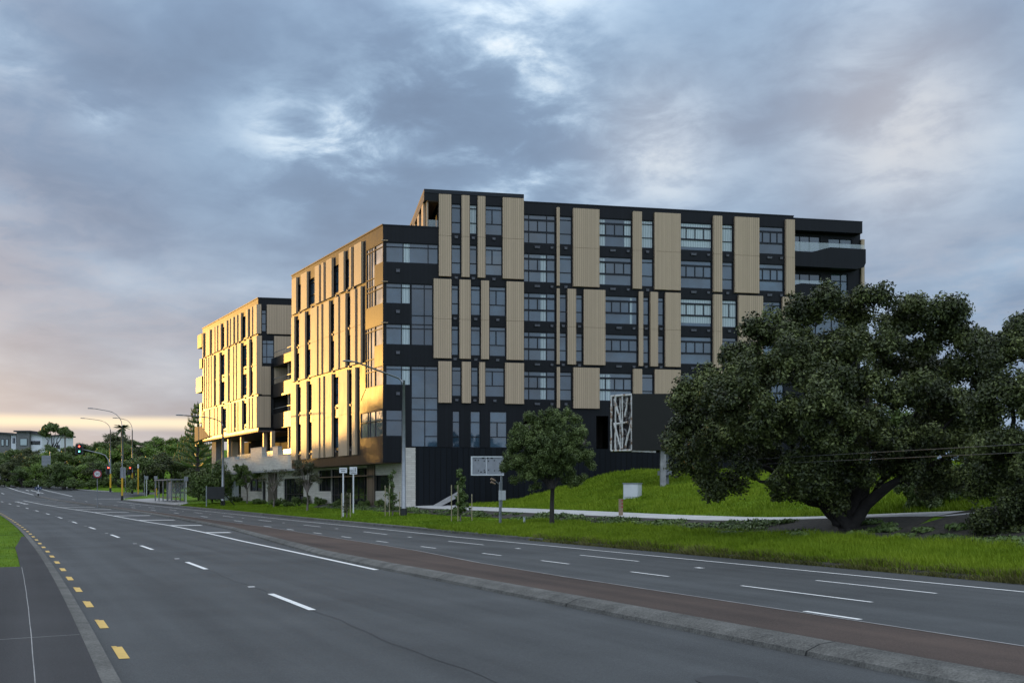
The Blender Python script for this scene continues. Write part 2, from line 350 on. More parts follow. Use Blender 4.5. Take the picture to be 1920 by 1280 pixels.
def leafset(centres, radii, n, size, up=.25, flat=1.0, seed=0, shell=.55):
    """n leaf-sized rhombs spread through ellipsoidal clumps; returns vertices and uvs"""
    g = np.random.default_rng(seed); centres = np.asarray(centres, float); radii = np.asarray(radii, float)
    if radii.ndim == 1: radii = np.repeat(radii[:, None], 3, 1)
    w = (radii.prod(1))**(2/3); w /= w.sum(); idx = g.choice(len(centres), n, p=w)
    d = g.normal(size=(n, 3)); d /= np.linalg.norm(d, axis=1)[:, None]
    r = shell + (1 - shell)*g.random(n)**.7; r *= 1 + .10*g.normal(size=n)
    c = centres[idx] + d*radii[idx]*r[:, None]
    nr = d + g.normal(size=(n, 3))*.65 + np.array([0, 0, up]); nr /= np.linalg.norm(nr, axis=1)[:, None]
    a = np.cross(nr, g.normal(size=(n, 3))); a /= np.linalg.norm(a, axis=1)[:, None]; b = np.cross(nr, a)
    s = size*(.6 + .8*g.random(n))[:, None]
    V = np.stack([c - a*s, c - b*s*.5*flat, c + a*s, c + b*s*.5*flat], 1).reshape(-1, 3)
    sh = g.random(len(centres))[idx]
    u = np.clip(.45*g.random(n) + .45*sh + .10*g.random(n), 0, 1)
    return V, np.repeat(np.stack([u, g.random(n)], -1), 4, 0)
def subclumps(mains, k, rs, seed=0, spread=.85, zlo=-.6):
    g = np.random.default_rng(seed); C, Rr = [], []
    for (c, r) in mains:
        r = np.array(r if hasattr(r, '__len__') else (r, r, r), float); kk = max(3, int(k*(r.prod()**(1/3))**1.6))
        for _ in range(kk):
            d = g.normal(size=3); d /= np.linalg.norm(d)
            if d[2] < zlo: d[2] *= -.5
            C.append(np.array(c) + d*r*spread*(g.random()**.35)); Rr.append(rs*(.6 + .8*g.random()))
    return np.array(C), np.array(Rr)
def limb(mb, a, b, r0, r1, bend=.15, n=6, seg=6, g=random):
    a = Vector(a); b = Vector(b); L = (b - a).length; pts = []; rr = []
    o = Vector((g.uniform(-1, 1), g.uniform(-1, 1), g.uniform(-.3, .6)))*L*bend
    for i in range(seg + 1):
        t = i/seg; pts.append(a.lerp(b, t) + o*math.sin(math.pi*t) + Vector((g.uniform(-1, 1), g.uniform(-1, 1), 0))*L*.015*(0 < i < seg)); rr.append(r0 + (r1 - r0)*t)
    mb.tube(pts, rr, n); return pts

# ------------------------------------------------------------------ ground and road
us = np.unique(np.concatenate([np.arange(-40, 180, 1.0), np.arange(180, 300, 3.0), np.arange(300, 521, 20.)]))
ts = np.array([-220, -150, -100, -80, -60, -50, -40, -30, -24, -18, -14, -11, -9, -7, -5.5, -4.5, -3.56, -3.45, 0, 7, 14.40, 14.55, 15, 15.6, 16.3, 17, 18, 19, 20, 21, 21.6, 22.0, 22.35, 23, 23.8, 24.6, 25.4, 26.2, 27, 28, 29, 30, 31, 32, 33, 34, 35, 36, 37, 38, 39, 40, 42, 45, 50, 60, 75, 100, 150, 220, 300.])
def zg(U, T):
    z = Hut(U, T); sr = np.interp(U, [130.5, 132.5, 139, 146, 154, 157, 164.5, 165.5, 174, 420], [14.3, 14.8, 16, 20.3, 24.3, 60, 60, 20.5, 16.4, 16.4]); z = np.where((T >= 14.5) & (T < sr + .8), zr(U) + .0, z)
    return z - np.where((T > -3.5) & (T < sr), .25, 0)
gr = grid_ut('ground', us, ts, zg, 'ground'); props(gr, kind='structure')
mb = MB(); mb.quad([(-4000, -3000, -3), (4000, -3000, -3), (4000, 6000, -3), (-4000, 6000, -3)]); props(mb.build('far_ground', 'ground'), kind='structure')
def sideR(u): return float(np.interp(u, [131, 132.5, 139, 146, 154, 157, 164.5, 165.5, 174, 420], [14.41, 14.8, 16, 20.3, 24.3, 60, 60, 20.5, 16.4, 16.4]))
usr = us[us <= 420]
props(grid_ut('road', usr, np.array([-3.40, -1, 1, 3, 5, 7, 9, 11, 13, 14.42]), lambda U, T: zr(U), 'asphalt'), kind='structure')
# median position along the road: near kerb face and far edge
MU = np.array([-40, 20, 24.5, 30, 40, 50, 60, 69, 80, 98, 148, 152]); ML = np.array([4.1, 3.86, 3.84, 4.0, 5.0, 5.9, 6.35, 6.67, 6.8, 6.8, 6.35, 6.6])
MR = np.array([6.45, 6.4, 6.6, 7.2, 7.7, 8.0, 8.1, 8.15, 8.1, 7.9, 7.1, 6.9])
def strip(name, u0, u1, tl, tr, zoff, mat, du=.5, kind='structure', cols=(0, 1)):
    """band between two offset functions, lying on the road"""
    mb = MB(); U = np.arange(u0, u1 + 1e-6, du); prev = None
    for u in U:
        row = []
        for c in cols:
            t = tl(u) + (tr(u) - tl(u))*c; x, y = ut2xy(u, t); zz = zoff(u, c) if callable(zoff) else zr(u) + zoff
            row.append(((float(x), float(y), float(zz)), (t, u)))
        if prev:
            for i in range(len(row) - 1):
                q = (prev[i], prev[i + 1], row[i + 1], row[i]); mb.quad([a[0] for a in q], [a[1] for a in q])
        prev = row
    o = mb.build(name, mat); props(o, kind=kind); return o
ml = lambda u: float(np.interp(u, MU, ML)); mr = lambda u: float(np.interp(u, MU, MR))
# concrete kerb of the median: vertical face then sloping top
strip('median_kerb', -30, 150, lambda u: ml(u), lambda u: ml(u) + .44*min(1, max(.45, 1.25 - u/60)), lambda u, c: zr(u) + (-.01, .055, .125, .14)[[0, .06, .5, 1].index(c)], 'kerb_old', cols=(0, .06, .5, 1))
strip('median_paving', -30, 151, lambda u: ml(u) + .43*min(1, max(.45, 1.25 - u/60)), lambda u: mr(u) - .12, lambda u, c: zr(u) + .136 - .05*c, 'red_paving')
strip('median_edge_kerb', -30, 151, lambda u: mr(u) - .125, lambda u: mr(u) + .02, lambda u, c: zr(u) + (.092, .085, -.01)[[0, .6, 1].index(c)], 'concrete', cols=(0, .6, 1))
# left kerb + footpath
strip('kerb', -30, 300, lambda u: -3.36, lambda u: -3.56, lambda u, c: zr(u) + (-.01, .11, .125)[[0, .12, 1].index(c)], 'kerb_old', cols=(1, .12, 0)[::-1])
def lf(u): return float(np.interp(u, [-30, 26.5, 26.9, 36, 44, 60], [-9.5, -9.5, -4.12, -4.1, -3.7, -3.57]))
strip('footpath', -30, 44, lambda u: -3.555, lf, lambda u, c: zr(u) + .128, 'asphalt_old')
strip('driveway', 41.5, 47, lambda u: -4.75, lambda u: -9.5, lambda u, c: zr(u) + .13, 'asphalt_old')
gl = MB()
for (ua, ta, ub, tb) in ((5, -4.12, 26.7, -4.09), (14.35, -5.6, 14.55, -3.57), (5, -4.72, 13.2, -4.8)):
    n = 24; prev = None
    for i in range(n + 1):
        u = ua + (ub - ua)*i/n; t = ta + (tb - ta)*i/n + .002*math.sin(i*1.9)
        hx = .0055 if abs(ub - ua) > 1 else .0
        if hx: a = ut2xy(u, t - hx); b_ = ut2xy(u, t + hx)
        else: a = ut2xy(u - .009, t); b_ = ut2xy(u + .009, t)
        z = float(zr(u)) + .132; row = ((float(a[0]), float(a[1]), z), (float(b_[0]), float(b_[1]), z))
        if prev: gl.quad([prev[0], prev[1], row[1], row[0]])
        prev = row
props(gl.build('footpath_chalk_line', 'concrete'), kind='structure')
# right kerb
strip('kerb_edge', -30, 35, lambda u: 14.40 + .05*math.sin(u*1.7), lambda u: 14.62, lambda u, c: zr(u) + (-.01, .07, .135)[[0, .3, 1].index(c)], 'mulch', cols=(0, .3, 1))
strip('kerb', 35, 131, lambda u: 14.38, lambda u: 14.62, lambda u, c: zr(u) + (-.01, .10, .13)[[0, .12, 1].index(c)], 'kerb_old', cols=(0, .12, 1))
strip('kerb', 165.5, 420, lambda u: sideR(u), lambda u: sideR(u) + .35, lambda u, c: zr(u) + (-.01, .12, .14)[[0, .12, 1].index(c)], 'concrete', du=2, cols=(0, .12, 1))
strip('side_road', 131, 420, lambda u: 14.40, sideR, lambda u, c: zr(u) + .005, 'asphalt', du=.5, cols=tuple(i/10 for i in range(11)))
# shelter pavement + pale path in front of the building
def onG(off): return lambda u, c: None
def ribbon(name, u0, u1, tl, tr, off, mat, du=.5, nc=14, kind='structure'):
    mb = MB(); prev = None
    for u in np.arange(u0, u1 + 1e-6, du):
        row = []
        for i in range(nc):
            t = tl(u) + (tr(u) - tl(u))*i/(nc - 1); x, y = ut2xy(u, t); row.append(((float(x), float(y), float(Hut(u, t)) + off), (t, u)))
        if prev:
            for i in range(nc - 1):
                q = (prev[i], prev[i + 1], row[i + 1], row[i]); mb.quad([a[0] for a in q], [a[1] for a in q])
        prev = row
    return props(mb.build(name, mat), kind=kind)
ribbon('pavement', 103, 131.5, lambda u: 14.60, lambda u: float(np.interp(u, [103, 110, 122, 131.5], [14.62, 17.3, 19, 19])), .03, 'concrete')
ribbon('footpath', 24.0, 62, lambda u: 22.36, lambda u: 24.9 + .4*ss(40, 50, u), .035, 'path_concrete')
ribbon('footpath', 62, 112, lambda u: float(np.interp(u, [62, 74, 112], [22.36, 22.9, 22.6])), lambda u: 26.8, .035, 'path_concrete')
# painted markings
wm = MB(); ym = MB()
def mark(mb, u0, u1, t, w, zo=.006, slant=0, n=None):
    n = n or max(1, int((u1 - u0)/1.0)); prev = None
    tf = t if callable(t) else (lambda u: t)
    for i in range(n + 1):
        u = u0 + (u1 - u0)*i/n; a = ut2xy(u, tf(u) - w/2); b_ = ut2xy(u + slant, tf(u) + w/2); z = float(zr(u)) + zo
        row = ((float(a[0]), float(a[1]), z), (float(b_[0]), float(b_[1]), z))
        if prev: mb.quad([prev[0], prev[1], row[1], row[0]])
        prev = row
n0 = 16.95
for k in range(0, 16):
    u0 = n0 + 9.14*k - (.00 if k < 8 else 0); mark(wm, u0, u0 + 2.75, 0.0, .12)
mark(wm, 7.9, 8.4, 0, .12)
for k in range(0, 9): mark(wm, 22.1 + 9.14*k - 1.0, 22.25 + 9.14*k - 1.0, -.02, .13)
for k in range(-4, 46):
    u0 = 13.28 + 2.715*k; mark(ym, u0, u0 + .92, -3.17, .115); 
    if k < 8: mark(ym, u0 + .9, u0 + .99, -3.20, .06)
hl = lambda u: float(np.interp(u, [24, 48, 57, 66.6, 86, 103.5, 132], [3.69, 4.17, 4.25, 4.0, 3.75, 3.15, 2.87]))
mark(wm, 24.3, 133, hl, .14, n=110)
for a, b_ in (((47.6, 4.2), (47.3, 5.25)), ((57, 4.3), (56.8, 5.9)), ((66.5, 4.1), (66.3, 6.25)), ((76.1, 3.8), (76.4, 6.5)), ((85.3, 3.6), (85.7, 6.5)), ((95.0, 3.4), (94.3, 6.5)), ((103.5, 3.2), (103.1, 6.4)), ((114, 3.1), (113, 6.3)), ((123, 3.0), (121.5, 6.25)), ((131.5, 2.95), (129, 6.25))):
    p = ut2xy(*a); q = ut2xy(*b_); z = float(zr(a[0])) + .0062; hw = .34*(1 + a[0]/180)
    k = .45 + .001*a[0]; dx, dy = -k/math.hypot(k, 1)*hw, 1/math.hypot(k, 1)*hw
    wm.quad([(float(p[0]) - dx, float(p[1]) - dy, z), (float(q[0]) - dx, float(q[1]) - dy, z), (float(q[0]) + dx, float(q[1]) + dy, z), (float(p[0]) + dx, float(p[1]) + dy, z)])
et = lambda u: float(np.interp(u, [5, 33, 45, 130], [12.9, 13.0, 13.1, 12.9]))
mark(wm, -20, 127, et, .10, n=150)
for (a, b_) in ((14.4, 17.65), (20.0, 21.45), (24.2, 25.65), (28, 29.25), (32.3, 33.55), (36.7, 37.9), (40.8, 42), (44.7, 45.9), (49, 50.2), (53, 54.5), (10.4, 11.6)): mark(wm, a, b_, 8.95 if a < 30 else 8.75, .085)
for k in range(-1, 11):
    mark(wm, 15.05 + 9.3*k, 18.0 + 9.3*k, 11.2, .085)
    mark(wm, 21.8 + 9.3*k - .1, 21.95 + 9.3*k, 10.6 if k < 0 else 11.2, .16)
mark(wm, 12.25, 13.3, 6.47, .10, .09)
for k in range(0, 9): mark(wm, 62 + 9.3*k, 64 + 9.3*k, 9.5, .1)
for k in range(4): mark(wm, 118 + 3*k, 119.2 + 3*k, 1.6, .5)
for (u0, u1, t) in ((150, 230, 11.5), (155, 200, 7.0), (160, 172, 9.2)): mark(wm, u0, u1, t, .16)
for k in range(9): mark(wm, 158 + 10*k, 161 + 10*k, 3.4, .16); mark(wm, 160 + 10*k, 163 + 10*k, 8.6, .16)
mark(wm, 137, 140, 16.5, .2); mark(wm, 139, 139.4, lambda u: 15, 5, n=1)
props(wm.build('white_road_markings', 'white_paint'), kind='structure')
props(ym.build('yellow_road_markings', 'yellow_paint'), kind='structure')
def seal_seam():
    mb = MB(); prev = None
    for i, u in enumerate(np.arange(4, 30, .4)):
        t = -.02 + .04*math.sin(u*1.3) + .02*math.sin(u*4.1); a = ut2xy(u, t - .007); b_ = ut2xy(u, t + .007); z = float(zr(u)) + .003
        row = ((float(a[0]), float(a[1]), z), (float(b_[0]), float(b_[1]), z))
        if prev: mb.quad([prev[0], prev[1], row[1], row[0]])
        prev = row
    props(mb.build('road_seam', 'asphalt_old'), kind='structure')
seal_seam()

# ------------------------------------------------------------------ grass (nobody could count it)
def blades(name, n, area, hgt, wid, mat, lean=.35, seed=1, clump=0):
    g = np.random.default_rng(seed); u0, u1, t0, t1 = area
    q = g.random(n); U = u0 + (u1 - u0)*q**1.5; T = t0 + (t1 - t0)*g.random(n)
    if callable(clump):
        keep = clump(U, T, g); U, T = U[keep], T[keep]; n = len(U)
    X, Y = ut2xy(U, T); Z = Hut(U, T)
    tuft = .65 + .5*(np.sin(X*2.3 + np.sin(Y*1.7)*2)*np.sin(Y*2.9 + X) + .5)
    h = hgt*(.5 + .7*g.random(n))*np.clip(tuft, .45, 1.4); a = g.random(n)*2*np.pi
    w = wid*(.7 + .6*g.random(n))*(1 + Y/60.)
    L = g.normal(size=(n, 2))*lean*h[:, None] + np.array([-.08, 0])*h[:, None]
    dx, dy = np.cos(a)*w, np.sin(a)*w
    V = np.stack([np.stack([X - dx, Y - dy, Z - .02], -1), np.stack([X + dx, Y + dy, Z - .02], -1), np.stack([X + L[:, 0], Y + L[:, 1], Z + h], -1)], 1).reshape(-1, 3)
    uu = np.clip(.3*g.random(n) + .5*np.clip(tuft/1.4, 0, 1) + .2*(g.random(n) > .93), 0, 1)
    o = npmesh(name, V, 3, mat, np.repeat(np.stack([uu, g.random(n)], -1), 3, 0)); props(o, kind='stuff'); return o
props(blades('grass', 260000, (7, 46, 14.43, 20.9), .20, .0085, 'blade', seed=2, clump=lambda U, T, g: T < np.interp(U, [9, 33, 35], [18.7, 19.8, 20.9])), 'long bright green grass along the far kerb below the big tree', 'grass')
props(blades('grass', 26000, (7, 36, 14.30, 14.75), .16, .008, 'blade_dry', lean=.6, seed=8), 'dry trampled grass fringe overhanging the far road edge', 'grass')
props(blades('grass', 60000, (34, 105, 14.65, 21.0), .09, .016, 'blade_lawn', seed=3, clump=lambda U, T, g: (T < 20.9)), 'mown green lawn strip between the far kerb and the path', 'grass')
def bankmask(U, T, g):
    X, Y = ut2xy(U, T); return (X > -4) & (T > 25.35)
props(blades('grass', 260000, (14, 78, 25.35, 40), .19, .013, 'blade', seed=4, clump=bankmask), 'rough green grass on the bank rising to the dark building', 'grass')
props(blades('grass', 26000, (27, 90, -8.5, -3.62), .05, .007, 'blade_lawn', seed=5, clump=lambda U, T, g: (T < np.interp(U, [26.9, 36, 44, 60], [-4.15, -4.12, -3.75, -3.6])) & ~((U > 41.3) & (U < 47.2) & (T < -4.7))), 'small patch of lawn beside the near footpath', 'grass')
# planting bed between lawn and path
def bed(name, u0, u1, t0, t1, n, seed, hgt, lab):
    g = np.random.default_rng(seed); k = int((u1 - u0)*2.2)
    U = u0 + (u1 - u0)*g.random(k); T = t0 + (t1 - t0)*g.random(k); X, Y = ut2xy(U, T); Z = Hut(U, T)
    C = np.stack([X, Y, Z + hgt*.35], -1); Rr = np.stack([.35 + .3*g.random(k)]*2 + [hgt*(.5 + .5*g.random(k))], -1)
    V, uv_ = leafset(C, Rr, n, .07, seed=seed); o = npmesh(name, V, 4, 'leaf_mid', uv_); props(o, lab, 'plants', kind='stuff')
bed('ground_cover', 30, 80, 20.9, 22.1, 16000, 11, .15, 'low dark leafy planting bed along the edge of the pale path')
bed('ground_cover', 10, 33, 18.8, 22.2, 15000, 12, .12, 'thin weedy leaf litter beneath the big tree beside the path')
ribbon('mulch_bed', 9, 82, lambda u: 20.9 if u > 34 else float(np.interp(u, [9, 34], [18.6, 19.8])), lambda u: 22.355 if u > 24 else 29, .035, 'mulch')

# ------------------------------------------------------------------ buildings
class Plane:
    def __init__(s, x, y, e, n): s.x, s.y, s.e, s.n = x, y, e, n
    def off(s, d): return Plane(s.x + s.n[0]*d, s.y + s.n[1]*d, s.e, s.n)
    def at(s, a, d, z): return (s.x + s.e[0]*a + s.n[0]*d, s.y + s.e[1]*a + s.n[1]*d, z)
    def s_(s, px, d=0):
        k = (px - CX)/F_PX; x = s.x + s.n[0]*d; y = s.y + s.n[1]*d
        return (k*y - x)/(s.e[0] - k*s.e[1])
    def z_(s, px, py, d=0): a = s.s_(px, d); return EYE - (py - HY)/F_PX*s.at(a, d, 0)[1]
FD = (.9815, .1915); FN = (.1915, -.9815)          # front: runs right and slightly away
LD = (-.495, .869); LN = (-.869, -.495)            # street side: runs left and away along the road
F0 = Plane(-9.44, 78.0, FD, FN); L0 = Plane(-9.44, 78.0, LD, LN)
F2 = F0.off(-1.9); F3 = F0.off(-3.0)
Z0 = .85
main_b = empty('apartment_building', (0, 0, 0), 'tall charcoal apartment block with beige vertical panels, lit gold on its street side', 'building')
main_b.location = (-9.44, 78, 0)
def put(mb, name, mat, parent, smooth=False):
    """link a mesh given in world coordinates under its thing (or under a part of it)"""
    root = parent
    while root.parent: root = root.parent
    l = root.location
    mb.v = [(a - l.x, b - l.y, c - l.z) for a, b, c in mb.v]
    return mb.build(name, mat, parent, smooth)
def wall(pl, s0, s1, z0, z1, ops, mat, parent, th=.3, name='wall'):
    """wall with real openings (s0,s1,z0,z1)"""
    mb = MB(); zs = sorted(set([z0, z1] + [z for o in ops for z in o[2:4] if z0 < z < z1]))
    for a, b in zip(zs, zs[1:]):
        zc = (a + b)/2; cuts = sorted([(max(o[0], s0), min(o[1], s1)) for o in ops if o[2] < zc < o[3]]); cur = s0
        for c0, c1 in cuts:
            if c0 > cur + 1e-4: mb.pbox(pl, cur, c0, -th, 0, a, b)
            cur = max(cur, c1)
        if s1 > cur + 1e-4: mb.pbox(pl, cur, s1, -th, 0, a, b)
    return put(mb, name, mat, parent)
def window(pl, a, b, z0, z1, parent, trans=(), mulls=(), sash=(), glass='glass', fw=.06, bw=.06, rec=.10, cur=None, thick=()):
    """trans: heights of cross bars; mulls: full-height bars; sash: (s, zlo, zhi) short bars"""
    mb = MB(); d0, d1 = -rec - .06, -rec + .04
    mb.pbox(pl, a + .004, a + fw, d0, d1, z0 + .004, z1 - .004); mb.pbox(pl, b - fw, b - .004, d0, d1, z0 + .004, z1 - .004)
    mb.pbox(pl, a + fw, b - fw, d0, d1, z0 + .004, z0 + fw); mb.pbox(pl, a + fw, b - fw, d0, d1, z1 - fw, z1 - .004)
    for t in trans: mb.pbox(pl, a + fw, b - fw, d0, d1 - .002, t - bw/2, t + bw/2)
    for t in thick: mb.pbox(pl, a + fw, b - fw, d0, d1 - .002, t - .07, t + .07)
    for s in mulls: mb.pbox(pl, s - bw/2, s + bw/2, d0, d1 - .005, z0 + fw, z1 - fw)
    for (s, zl, zh) in sash: mb.pbox(pl, s - bw*.6, s + bw*.6, d0, d1 - .005, zl, zh)
    w = put(mb, 'window', 'frame', parent)
    p = MB().pbox(pl, a + .01, b - .01, -rec - .05, -rec - .02, z0 + .01, z1 - .01); put(p, 'pane', glass, w)
    if cur:
        for (ca, cb, cz0, cz1) in cur:
            c = MB().pbox(pl, ca, cb, -rec - .018, -rec - .012, cz0, cz1); put(c, 'curtain', 'curtain', w)
    return w
def panel(pl, a, b, z0, z1, parent, seams=(), d=.26, side=None):
    mb = MB(); zs = [z0] + list(seams) + [z1]
    for i in range(len(zs) - 1): mb.pbox(pl, a, b, .0, d, zs[i] + (.012 if i else 0), zs[i + 1] - (.012 if i < len(zs) - 2 else 0))
    for z in seams: mb.pbox(pl, a + .02, b - .02, .0, d - .03, z - .012, z + .012)
    return put(mb, 'cladding_panel', 'panel', parent)
def vent(pl, s, z, parent, w=.22, h=.15):
    mb = MB().pbox(pl, s - w/2, s + w/2, 0, .12, z, z + h); mb.pbox(pl, s - w/2 - .02, s + w/2 + .02, .10, .14, z + h - .03, z + h + .01)
    return put(mb, 'vent_hood', 'steel_dark', parent)
simple('smear', (.06, .06, .06), .6)
simple('steel_dark', (.10, .10, .115), .5, .3, .1)
T = {1: 23.32, 2: 20.32, 3: 17.30, 4: 14.30, 5: 11.27, 6: 7.99}
BOT = {k: v - 2.22 for k, v in T.items()}; BOT[6] = 5.26
def std(pl, px0, px1, row, parent, off, mull=None, cur=None, glass='glass'):
    a, b = pl.s_(px0), pl.s_(px1); t = T[row]; tr = [t - .31, t - 1.38] if row != 6 else [7.16, 6.08]
    sa = [(pl.s_(mull), tr[1], tr[0])] if mull else []
    c = [(a + .07, b - .07, t - 2.12, t - .07)] if cur else None
    window(pl, a, b, BOT[row], t, parent, tr, (), sa, glass, cur=c); off.append((a, b, BOT[row], t))
    if row != 6: vent(pl, (a + b)/2, BOT[row] - .36, parent)
def slider(pl, px0, px1, row, parent, off, sm, fm=(), cur=None):
    a, b = pl.s_(px0), pl.s_(px1); t = T[row]; z0 = BOT[row]
    cc = None
    if cur == 'full': cc = [(a + .07, b - .07, z0 + .3, t - .1)]
    elif cur: cc = [(pl.s_(c0), pl.s_(c1), z0 + .08, t - .12) for c0, c1 in cur]
    window(pl, a, b, z0, t, parent, (), [pl.s_(x) for x in fm], [(pl.s_(x), t - 1.33, t - .41) for x in sm], 'glass', cur=cc, thick=(t - .41, t - 1.33)); off.append((a, b, z0, t))
    vent(pl, a + (b - a)*.38, z0 - .38, parent, .2); vent(pl, a + (b - a)*.46, z0 - .38, parent, .2); vent(pl, a + (b - a)*.88, z0 - .38, parent, .2)

# --- block 1 (px 822-981) flush with the corner; upper storeys of the front
op = []
t1 = {1: 'a', 2: 'a', 3: 'b', 4: 'b', 5: 'c', 6: 'd'}
cols = {'a': [(846, 864.3, None), (880, 894.5, None), (909.5, 942, 923)], 'b': [(846, 860, None), (882.5, 901, None), (917, 948.6, 930.5)],
        'c': [(847, 865, None), (883, 897, None), (909, 946, 923.5)], 'd': [(848, 862.5, None), (881.5, 901, None), (918, 951, 932.5)]}
for row in range(1, 7):
    for (a, b, m_) in cols[t1[row]]: std(F0, a, b, row, main_b, op, m_, cur=(row == 1 and a == 880))
# corner glazing on the front, with its tall curtain wall
def gl(px0, px1, z0, z1, trans, mulls, cur=None, pl=F0, glass='glass', store=None):
    a, b = pl.s_(px0), pl.s_(px1); c = [(pl.s_(x0), pl.s_(x1), z0 + .07, z1 - .07) for x0, x1 in cur] if cur else None
    window(pl, a, b, z0, z1, main_b, trans, [pl.s_(x) for x in mulls], (), glass, cur=c); (op if store is None else store).append((a, b, z0, z1))
sC = F0.s_(718.8)
gl(720, 822, 18.76, 20.26, [19.93], [756, 803], [(757, 768)])
gl(720, 770, 15.76, 17.28, [16.95], [753], [(754, 769)])
gl(720, 770, 12.75, 14.29, [13.98], [753], [(754, 769)])
gl(720, 770, 9.79, 11.25, [10.96], [753], [(754, 769)])
gl(770.8, 812, 12.75, 17.28, [16.95, 14.95, 14.29, 13.98], [795.8])
gl(770.8, 821.5, 5.28, 11.25, [10.96, 8.90, 8.05, 7.18], [796.8])
gl(720, 755, 6.04, 8.0, [7.22], [])
mbx = MB(); put(mbx.pbox(F0, F0.s_(797.5), F0.s_(820), -.13, -.06, 6.05, 6.11), 'transom', 'frame', main_b)
for z, x in ((18.05, 746), (15.05, 746), (12.05, 746), (9.05, 746)): vent(F0, F0.s_(x), z + .02, main_b, .26, .2)
# walls of the front
s822, s981 = F0.s_(822), F0.s_(981.3)
wall(F0, 0, s822, 5.28, 21.45, [o for o in op if o[0] < s822 - .1], 'charcoal', main_b)
put(MB().pbox(F0, 0, F0.s_(755), -.3, 0, 4.15, 5.279), 'lower_wall', 'charcoal', main_b)
wall(F0, s822, s981, 5.28, 24.22, [o for o in op if o[1] > s822 + .1], 'charcoal', main_b)
SE = (.5, 0)
for (a, b) in ((822.6, 845.2), (865, 879.7), (895, 909), (942, 981)): panel(F0, F0.s_(a), F0.s_(b), 17.87, 23.9, main_b, [20.85])
for (a, b) in ((812.5, 845.5), (861, 881.5), (901.5, 916), (949, 981)): panel(F0, F0.s_(a), F0.s_(b), 11.83, 17.66, main_b, [14.72])
for (a, b) in ((821.5, 846), (865.5, 882), (898, 908.6), (946.5, 981.5)): panel(F0, F0.s_(a), F0.s_(b), 8.55, 11.6, main_b)
# --- block 2 (px 981-1487), set back 1.9 m
op2 = []
S1 = ((981.5, 1041.5), (1008.5,), (992, 1025.5))
for row in (1, 2, 3, 4, 5):
    slider(F2, 981.8, 1041.5, row, main_b, op2, (1008.5,), (992, 1025.5), [(1014, 1024)] if row != 1 else None)
for row in (1, 2):
    std(F2, 1048.5, 1072.5, row, main_b, op2); slider(F2, 1122.5, 1184.5, row, main_b, op2, (1136, 1153, 1170), cur=[(1123.5, 1135), (1171, 1183)] if row == 1 else [(1123.5, 1135)])
    std(F2, 1202, 1225, row, main_b, op2, cur=(row == 1)); slider(F2, 1274.8, 1335, row, main_b, op2, (1287.3, 1303.8, 1319.8), cur='full' if row == 1 else None)
    std(F2, 1352.5, 1374.5, row, main_b, op2, cur=(row == 1)); slider(F2, 1422, 1470, row, main_b, op2, (1430.7, 1445.5, 1458))
for row in (3, 4):
    std(F2, 1048.5, 1062.5, row, main_b, op2); std(F2, 1079, 1092.5, row, main_b, op2); slider(F2, 1134, 1195.5, row, main_b, op2, (1147.5, 1164, 1180), cur=[(1182, 1186)] if row == 3 else None)
    std(F2, 1204.5, 1217, row, main_b, op2); std(F2, 1232.5, 1244.8, row, main_b, op2); slider(F2, 1274.8, 1335, row, main_b, op2, (1287.3, 1303.8, 1319.8), cur='full' if row == 3 else None)
    std(F2, 1352.5, 1381.5, row, main_b, op2, 1367.5, cur=(row == 3)); std(F2, 1429, 1465, row, main_b, op2, 1450)
std(F2, 1049, 1072.5, 5, main_b, op2); slider(F2, 1123, 1185.5, 5, main_b, op2, (1136, 1153, 1170), cur=[(1124, 1135), (1137, 1145)])
std(F2, 1202.5, 1225.5, 5, main_b, op2); slider(F2, 1274.8, 1335, 5, main_b, op2, (1287.3, 1303.8, 1319.8)); std(F2, 1352.5, 1381.5, 5, main_b, op2); slider(F2, 1422, 1470, 5, main_b, op2, (1430.7, 1445.5, 1458))
e2 = F2.s_(1487.8); b2 = F2.s_(975)
g1 = (F2.s_(976), F2.s_(1001), 5.2, 7.9); g2 = (F2.s_(1118), F2.s_(1141), 5.2, 7.9); g3 = (F2.s_(1080), F2.s_(1100), 5.6, 6.6)
wall(F2, b2, e2, 5.0, 24.22, op2 + [g1, g2, g3], 'charcoal', main_b)
put(MB().pbox(F2, g1[0], g1[1], -.5, -.4, 5.2, 7.2), 'shutter', 'bronze', main_b); put(MB().pbox(F2, g3[0], g3[1], -.28, -.2, 5.6, 6.6), 'shutter', 'bronze', main_b)
put(MB().pbox(F2, F2.s_(1100), F2.s_(1160), -5, -4.6, 5.0, 8.3), 'garage_wall', 'bronze', main_b)
for (a, b, s) in ((1042.8, 1048, 1), (1073.5, 1122.3, 1), (1185.5, 1201.7, 1), (1226, 1274.3, 1), (1336, 1352, 1), (1376, 1421.5, 1), (1471.5, 1487.7, 1)): panel(F2, F2.s_(a), F2.s_(b), 17.87, 23.9, main_b, [20.85])
for (a, b) in ((1042.8, 1048), (1063, 1078.6), (1093.5, 1133.4), (1196.5, 1204.3), (1218, 1232), (1246, 1274.3), (1336, 1352), (1383, 1428.5), (1465.5, 1487.7)): panel(F2, F2.s_(a), F2.s_(b), 11.83, 17.66, main_b, [14.72])
for (a, b) in ((1043, 1048.6), (1074, 1122.6), (1186, 1202.2), (1226.5, 1274.5), (1336, 1352), (1383, 1421)): panel(F2, F2.s_(a), F2.s_(b), 8.45, 11.6, main_b)
